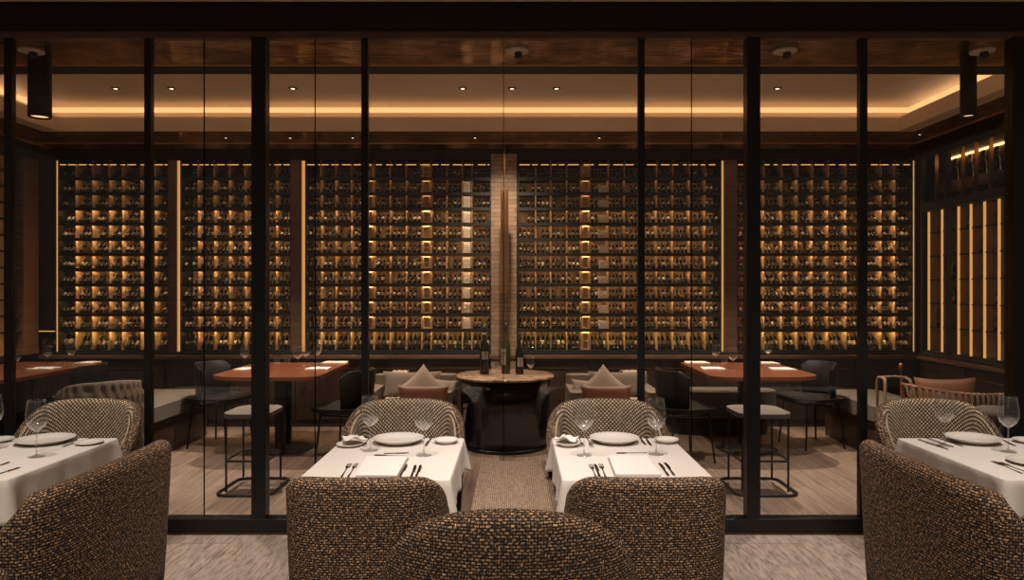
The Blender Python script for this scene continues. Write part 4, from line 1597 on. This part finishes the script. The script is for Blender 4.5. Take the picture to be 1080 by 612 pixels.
for sgn, side in ((-1, 'left'), (1, 'right')):
    X = sgn
    loveseat(-1.08 if sgn < 0 else 1.0, sgn, side)
    pillow(X * 1.08, 7.56, .60, .62, .30, .16, M['beige_uphol'], 0, R(-14), 'wide beige back cushion on the %s loveseat' % side)
    pillow(X * .93 if sgn < 0 else .90, 7.28, .615, .34, .34, .13, M['pillow'], R(45), R(-16), 'pale pillow standing on its corner on the %s loveseat' % side)
    pillow(X * .71, 7.42, .55, .26, .26, .12, M['pillow'], R(4), R(-18), 'small tan pillow nearest the round table on the %s loveseat' % side)
    pillow(X * .90, 7.08, .545, .52, .24, .07, M['rust_leather'], 0, R(-10), 'rust leather lumbar cushion at the front of the %s loveseat' % side)
    # throw
    q = MB()
    xa = X * 1.24
    pth = [(7.98, .52), (7.96, .66), (7.90, .705), (7.82, .712), (7.74, .705), (7.69, .66), (7.67, .55), (7.66, .45)]
    pth = [(7.12 - 0, .16), (7.06, .30), (7.055, .42), (7.10, .455), (7.3, .46), (7.5, .465), (7.62, .50), (7.665, .62), (7.70, .69), (7.80, .71), (7.90, .70), (7.945, .62)]
    vs, fs = [], []
    for j, (yy, zz) in enumerate(pth):
        for i in range(9):
            u = i / 8 - .5
            vs.append((xa + u * .17 + .012 * math.sin(j), yy, zz + .008 + .006 * math.sin(i * 2.4)))
    for j in range(len(pth) - 1):
        for i in range(8):
            a = j * 9 + i
            fs.append((a, a + 1, a + 10, a + 9))
    q.add(vs, fs)
    o = q.build('throw_blanket', M['throw'])
    s_ = o.modifiers.new('s', 'SOLIDIFY'); s_.thickness = .012; s_.offset = 1
    tag(o, 'cream knitted throw draped over the %s loveseat' % side, 'blanket', 'cream throws on the loveseats')

# metal side arms of the loveseats, built as separate floor frames
for sgn, side in ((-1, 'left'), (1, 'right')):
    root = empty('steel_frame', (sgn * .52, 6.35, 0))
    tag(root, 'thin steel framed loveseat arm on the %s of the round marble table' % side, 'sofa arm', 'steel loveseat arms beside the round table')
    for yy in (-.10, .10):
        MB().tube([(sgn * .0, yy, .0), (sgn * -.085, yy, .575)], .012, 8).build('leg', M['chrome'], root)
    MB().box((-.02 - .085 * sgn, -.11, .565), (.02 - .085 * sgn, .11, .585)).build('top_bar', M['chrome'], root)
    MB().box((-.02 , -.11, .0), (.02 , .11, .012)).build('bottom_bar', M['chrome'], root)

# round marble console
root = empty('round_console', (gx(533, 7.4), 7.4, 0))
tag(root, 'round marble topped table on a glossy black drum in front of the stone pillar', 'table')
MB().lathe([(0, .705), (.485, .705), (.502, .712), (.502, .728), (.495, .733), (0, .733)], n=64).build('tabletop', M['marble'], root)
MB().lathe([(0, 0), (.40, 0), (.43, .02), (.46, .5), (.462, .705), (0, .705)], n=64).build('drum', M['smoked'], root)
MB().lathe([(.401, .0), (.434, .0), (.436, .035), (.432, .035)], n=64).build('plinth', M['black_metal'], root)

TB = .7338
for px, py, hp, wp, var, lab in [(511, 394.5, 52, 10.2, 0, 'tall dark wine bottle, leftmost of three on the round marble table'),
                                 (533.5, 394.3, 53.5, 9.2, 5, 'olive green wine bottle, middle of three on the round marble table'),
                                 (548, 394.3, 43.5, 8.6, 1, 'dark wine bottle with a white label, right of three on the round marble table')]:
    x, y = W(px, py, TB)
    hgt = hp * y / F
    wid = wp * y / F
    root = empty('wine_bottle', (x, y, TB))
    tag(root, lab, 'wine bottle', 'wine bottles on the round marble table')
    g, lb, cp = BOT_VAR[var]
    r = wid / 2
    P = [(0, 0), (r * .95, 0), (r, .008), (r, hgt * .52), (r * .93, hgt * .58), (r * .40, hgt * .70), (r * .33, hgt * .76), (r * .33, hgt * .985), (r * .3, hgt), (0, hgt)]
    MB().lathe(P, n=32).build('bottle_body', M[g], root)
    la, lbz = (.30, .46) if var == 0 else (.18, .40)
    ll = MB()
    # wrap-around label patch facing the camera
    def patch(z0, z1, a0, a1, rr, mb):
        vs, fs = [], []
        for i in range(13):
            a = a0 + (a1 - a0) * i / 12
            vs += [(rr * math.cos(a), rr * math.sin(a), z0), (rr * math.cos(a), rr * math.sin(a), z1)]
        for i in range(12):
            fs.append((2 * i, 2 * i + 2, 2 * i + 3, 2 * i + 1))
        mb.add(vs, fs)
    off = .2 if var != 5 else -.75
    patch(la * hgt, lbz * hgt, -PI / 2 + off - .75, -PI / 2 + off + .75, r * 1.015, ll)
    if var == 5:
        patch(.42 * hgt, .50 * hgt, -PI / 2 + off - .75, -PI / 2 + off + .75, r * 1.015, ll)
    o = ll.build('label', M['label_cream' if var == 0 else 'label_white'], root)
    o['label'] = 'pale paper label'
    tx_ = MB()
    for k, (f0, f1, w_) in enumerate([(.80, .88, .45), (.62, .66, .3), (.40, .56, .12), (.15, .18, .4)]):
        patch((la + (lbz - la) * f0) * hgt, (la + (lbz - la) * f1) * hgt, -PI / 2 + off - w_, -PI / 2 + off + w_, r * 1.03, tx_)
    tx_.build('print', M['label_dark'], o)
    MB().lathe([(r * .34, hgt * .84), (r * .36, hgt * .84), (r * .36, hgt * 1.0), (0, hgt * 1.003)], n=20).build('capsule', M['cap_black' if var != 5 else 'cap_black'], root)
    if var == 0:
        MB().lathe([(r * .37, hgt * .79), (r * .385, hgt * .79), (r * .385, hgt * .83), (r * .37, hgt * .83)], n=20).build('neck_band', M['label_white'], root)
for px, py, lab in ((525, 399.5, 'wine glass between the left and middle bottles on the round marble table'), (559.5, 397.5, 'small wine glass right of the bottles on the round marble table')):
    x, y = W(px, py, TB)
    wine_glass(x, y, TB, lab, .78, 'glasses on the round marble table')

# settings on the wooden tables
def flat_napkin(px0, px1, py0, py1, label):
    xa, ya = W(px0, py1, WZ); xb, _ = W(px1, py1, WZ)
    xc, yc_ = W(px0 + (px1 - px0) * .25, py0, WZ)
    q = MB()
    yb = min(yc_, ya + .2)
    q.prism([(0, 0), (xb - xa, 0), (xb - xa - .02, yb - ya), (.02, yb - ya)], 0, .012)
    o = q.build('cloth_napkin', M['napkin'], loc=(xa, ya, WZ + .0005), bevel=.004)
    tag(o, label, 'napkin', 'white folded napkins on the wooden tables')


TL_, TR_, TF_ = 'left wooden table', 'right wooden table', 'far left wooden table'
for a in [(337, 365, 381.5, 384, 'white napkin at the far right corner of the ' + TL_), (321, 346, 386, 390.5, 'white napkin at the near right of the ' + TL_), (246, 263, 386, 391, 'white napkin at the left end of the ' + TL_),
          (724, 750, 381.5, 384, 'white napkin at the far left corner of the ' + TR_), (742, 766, 387, 390.5, 'white napkin at the near left of the ' + TR_), (804, 823, 381.5, 384.5, 'white napkin at the far right corner of the ' + TR_), (815, 841, 387, 391, 'white napkin at the right end of the ' + TR_),
          (26, 54, 386.5, 390.5, 'white napkin at the near end of the ' + TF_), (78, 98, 381.5, 384, 'white napkin at the far end of the ' + TF_)]:
    flat_napkin(*a)
for px, py, lab in [(314, 389, 'wine glass left of the near napkin on the ' + TL_), (322.5, 386.5, 'wine glass directly behind another near the napkin on the ' + TL_), (335, 384, 'wine glass beside the far napkin on the ' + TL_), (258, 388, 'wine glass at the left end of the ' + TL_),
                    (755, 386, 'wine glass behind the near napkin on the ' + TR_), (773, 391, 'wine glass right of the near napkin on the ' + TR_), (810, 383, 'wine glass beside the far right napkin on the ' + TR_),
                    (50, 386.5, 'wine glass behind the near napkin on the ' + TF_), (75, 385, 'wine glass left of the far napkin on the ' + TF_), (17, 392, 'wine glass at the near left of the ' + TF_)]:
    x, y = W(px, py, WZ)
    wine_glass(x, y, WZ + .0005, lab, .86, 'wine glasses on the wooden tables')
for i, (px, py, tb) in enumerate([(303, 384, TL_), (292, 383.5, TL_), (69, 386.5, TF_), (30, 389, TF_), (764, 385, TR_), (800, 387, TR_)]):
    x, y = W(px, py, WZ)
    o = once('votive_glass', lambda: MB().lathe([(0, 0), (.028, 0), (.032, .055), (.029, .055), (.025, .008), (0, .008)], n=20), M['crystal'])
    o.location = (x, y, WZ + .0005)
    tag(o, ['small votive glass in the middle of the ', 'small votive glass just right of the thick mullion on the ', 'small amber glass near the far napkin of the ', 'small glass behind the near napkin of the ', 'small glass among the wine glasses of the ', 'small glass just right of the thick mullion on the '][i] + tb, 'glass', 'small votive glasses on the wooden tables')

# tufted taupe sofa (left)
root = empty('tufted_sofa', (-3.21, 5.6, 0), R(8))
root.scale = (.64, .74, 1.03)
tag(root, 'taupe button tufted tub sofa behind the left edge woven chair', 'sofa')
b = MB()
vs, fs = [], []
n, K = 120, 44
tufts = []
for i in range(n + 1):
    a = PI + PI * i / n
    u = i / n
    px_, py_ = .44 * sgnpow(math.cos(a), .7), .30 * sgnpow(math.sin(a), .8)
    nl = Vector((math.cos(a), math.sin(a), 0)).normalized()
    hgt = .80 + .07 * math.sin(PI * u) + .12 * u
    for k in range(K):
        w_ = 2 * PI * k / K
        zz = hgt - .10 + .10 * math.cos(w_ * 1.0)
        off = .075 * math.sin(w_)
        z = (.30 + (hgt - .10 - .30) * .5) + (hgt - .30) / 2 * math.cos(w_)
        # tuft dimples
        row = math.floor(z / .11)
        ph = (u * 14 + .5 * (row % 2)) % 1
        dd = math.hypot((ph - .5) / .26, ((z / .11) % 1 - .5) / .24)
        off *= 1 - .8 * math.exp(-dd * dd)
        vs.append((px_ + nl.x * off, py_ + nl.y * off, z))
for i in range(n):
    for k in range(K):
        k2 = (k + 1) % K
        fs.append((i * K + k, i * K + k2, (i + 1) * K + k2, (i + 1) * K + k))
fs.append(tuple(range(K))[::-1]); fs.append(tuple(n * K + k for k in range(K)))
b.add(vs, fs)
b.build('backrest', M['taupe_uphol'], root)
bt = MB()
for i in range(14):
    for j in range(3):
        u = (i + .5 + .5 * (j % 2)) / 14
        a = PI + PI * u
        if u > 1: continue
        px_, py_ = .44 * sgnpow(math.cos(a), .7), .30 * sgnpow(math.sin(a), .8)
        nl = Vector((math.cos(a), math.sin(a), 0))
        for sd in (1, -1):
            bt.lathe([(0, -.008), (.011, -.002), (.011, .002), (0, .008)], c=(px_ + sd * nl.x * .05, py_ + sd * nl.y * .05, .55 + .11 * j), n=8)
bt.build('buttons', M['label_dark'], root)
MB().prism([(x, y + .06) for x, y in rounded(.80, .48, .12, 6)], .14, .44).build('seat', M['taupe_uphol'], root, bevel=.03, seg=3)
for sx in (-1, 1):
    for sy in (-.1, .22):
        MB().box((sx * .3 - .02, sy - .02, 0), (sx * .3 + .02, sy + .02, .15)).build('leg', M['black_metal'], root)

# rope-back lounge chair (right)
root = empty('rope_lounge_chair', (3.56, 5.85, 0))
tag(root, 'rope backed lounge chair with a red wooden top rail near the right wall', 'chair')
def rail_pt(u):
    # u 0..1 along the back, from far left to near right
    return Vector((-.24 + .46 * u, .32 - .62 * u - .10 * math.sin(PI * u), .79 - .02 * math.sin(PI * u) + .0 * u))
MB().tube([rail_pt(i / 20) for i in range(21)], .017, 10).build('top_rail', M['red_wood'], root)
low = [Vector((p.x * .86, p.y * .86 + .02, .40)) for p in [rail_pt(i / 20) for i in range(21)]]
MB().tube(low, .015, 10).build('bottom_rail', M['red_wood'], root)
NR = 17
for i in range(NR):
    u = (i + .5) / NR
    a, c = rail_pt(u), rail_pt(u)
    bot = Vector((c.x * .86, c.y * .86 + .02, .40))
    mid = (a + bot) / 2 + Vector((.015, -.035, 0))
    MB().tube([a + Vector((0, 0, .014)), a + Vector((-.005, -.025, -.02)), mid, bot], .013, 8).build('rope_strand', M['rope'], root)
MB().prism([(x + .12, y + .14) for x, y in rounded(.42, .46, .1, 5)], .34, .44).build('seat', M['grey_uphol'], root, bevel=.03)
for p in ((-.2, .28), (.22, -.28), (.0, .38), (.40, .10)):
    MB().tube([(p[0], p[1], .40), (p[0] * 1.05, p[1] * 1.05, 0)], [.018, .012], 8).build('leg', M['red_wood'], root)
for p in (rail_pt(0), rail_pt(1)):
    MB().tube([p, Vector((p.x * .86, p.y * .86 + .02, .40))], .015, 8).build('post', M['red_wood'], root)
pillow(3.66, 6.12, .66, .46, .40, .10, M['brown_leather'], R(-3), R(-14), 'brown leather cushion leaning on the rope backed chair', 'leather_cushion', R(-28), 'cushion', 'loose cushion on the rope chair')

root = empty('rope_side_chair', (3.42, 6.5, 0), R(-8))
tag(root, 'small wooden framed chair with looped rope side left of the rope backed chair', 'chair')
for sx in (-.11, .11):
    MB().tube([(sx, -.1, 0), (sx, -.1, .76), (sx * .95, -.08, .80), (sx * .9, 0, .81), (sx * .95, .08, .80), (sx, .1, .76), (sx, .1, 0)], .014, 8).build('side_frame', M['rope'], root)
MB().box((-.13, -.10, .36), (.13, .10, .40)).build('seat', M['grey_uphol'], root, bevel=.01)
MB().tube([(-.1, 0, .81), (0, 0, .82), (.1, 0, .81)], .012, 8).build('cross_bar', M['rope'], root)
# slim brass post lamp
x, y = gx(950, 7.7), 7.7
root = empty('post_lamp', (x, y, 0))
tag(root, 'slim brass post lamp standing behind the rope chairs in the right corner', 'lamp')
MB().tube([(0, 0, .01), (0, 0, gz(388, y))], .010, 8).build('pole', M['brass'], root)
MB().lathe([(0, 0), (.09, 0), (.09, .012), (0, .014)], n=24).build('base', M['brass'], root)
MB().lathe([(0, gz(391, y)), (.02, gz(391, y)), (.024, gz(384, y)), (0, gz(382.5, y))], n=16).build('head', M['brass'], root)

# grey round pad stool at the right
x, y = gx(1056, 5.35), 5.35
root = empty('round_stool', (x, y, 0))
tag(root, 'round grey topped stool near the right mullion beside the rope backed chair', 'stool')
MB().lathe([(0, .66), (.17, .66), (.19, .675), (.19, .70), (.16, .72), (0, .725)], n=40).build('seat', M['grey_uphol'], root)
for k in range(4):
    a = PI / 4 + k * PI / 2
    MB().tube([(.12 * math.cos(a), .12 * math.sin(a), .66), (.17 * math.cos(a), .17 * math.sin(a), 0)], [.010, .008], 8).build('leg', M['black_metal'], root)

# ============================================================ LIGHT
w = bpy.data.worlds.new('world')
bpy.context.scene.world = w
w.use_nodes = True
w.node_tree.nodes['Background'].inputs[0].default_value = (.9, .72, .55, 1)
w.node_tree.nodes['Background'].inputs[1].default_value = .15

for tx, ty in ((-2.61, 3.5), (-.64, 3.5), (.555, 3.5), (2.53, 3.5)):
    spot(tx, ty - .25, 3.44, 205, R(62), (tx, ty + .25, .75), .8, (1, .93, .88), .05)
for tx in (-1.9, 0, 1.9):
    spot(tx, 1.4, 3.44, 225, R(95), (tx * 1.0, 2.4, .7), .9, (1, .87, .74), .06)
K = 2.2
for tx in (-2.33, 2.33):
    spot(tx, 7.2, 3.27, 170 * K, R(75), (tx, 7.15, .5), .7, (1, .82, .65), .04)
spot(-4.9, 7.0, 3.27, 90 * K, R(70), (-4.95, 7.1, .5), .7, (1, .82, .65), .04)
spot(-.1, 7.0, 3.27, 100 * K, R(60), (-.1, 7.4, .7), .7, (1, .82, .65), .04)
for tx in (-1.05, 1.05):
    spot(tx, 6.9, 3.27, 70 * K, R(55), (tx, 7.5, .5), .7, (1, .82, .65), .04)
spot(-2.3, 5.55, 3.27, 130 * K, R(80), (-2.2, 5.9, 0), .8, (1, .82, .65), .04)
spot(2.3, 5.55, 3.27, 130 * K, R(80), (2.2, 5.9, 0), .8, (1, .82, .65), .04)
spot(3.6, 5.9, 3.27, 60 * K, R(70), (3.6, 6.5, .5), .8, (1, .82, .65), .04)
spot(-3.4, 5.9, 3.27, 60 * K, R(70), (-3.5, 6.5, .5), .8, (1, .82, .65), .04)
spot(-.13, 7.3, 3.27, 60 * K, R(80), (-.13, 8.4, 1.8), 1., (1, .75, .52), .04)

# ============================================================ CAMERA
cam = bpy.data.cameras.new('camera')
cam.sensor_width = 36
cam.lens = F / 1080 * 36
cam.shift_x = -3 / 1080
cam.clip_start = .05
co = bpy.data.objects.new('camera', cam)
COL.objects.link(co)
co.location = (0, 0, H)
co.rotation_euler = (PI / 2, 0, 0)
sc = bpy.context.scene
sc.camera = co
sc.view_settings.view_transform = 'Standard'
sc.view_settings.look = 'None'
sc.view_settings.exposure = .08
sc.view_settings.gamma = 1
sc.view_settings.use_curve_mapping = False
sc.cycles.use_denoising = True
sc.cycles.max_bounces = 8
sc.cycles.transparent_max_bounces = 16
sc.cycles.sample_clamp_indirect = 4
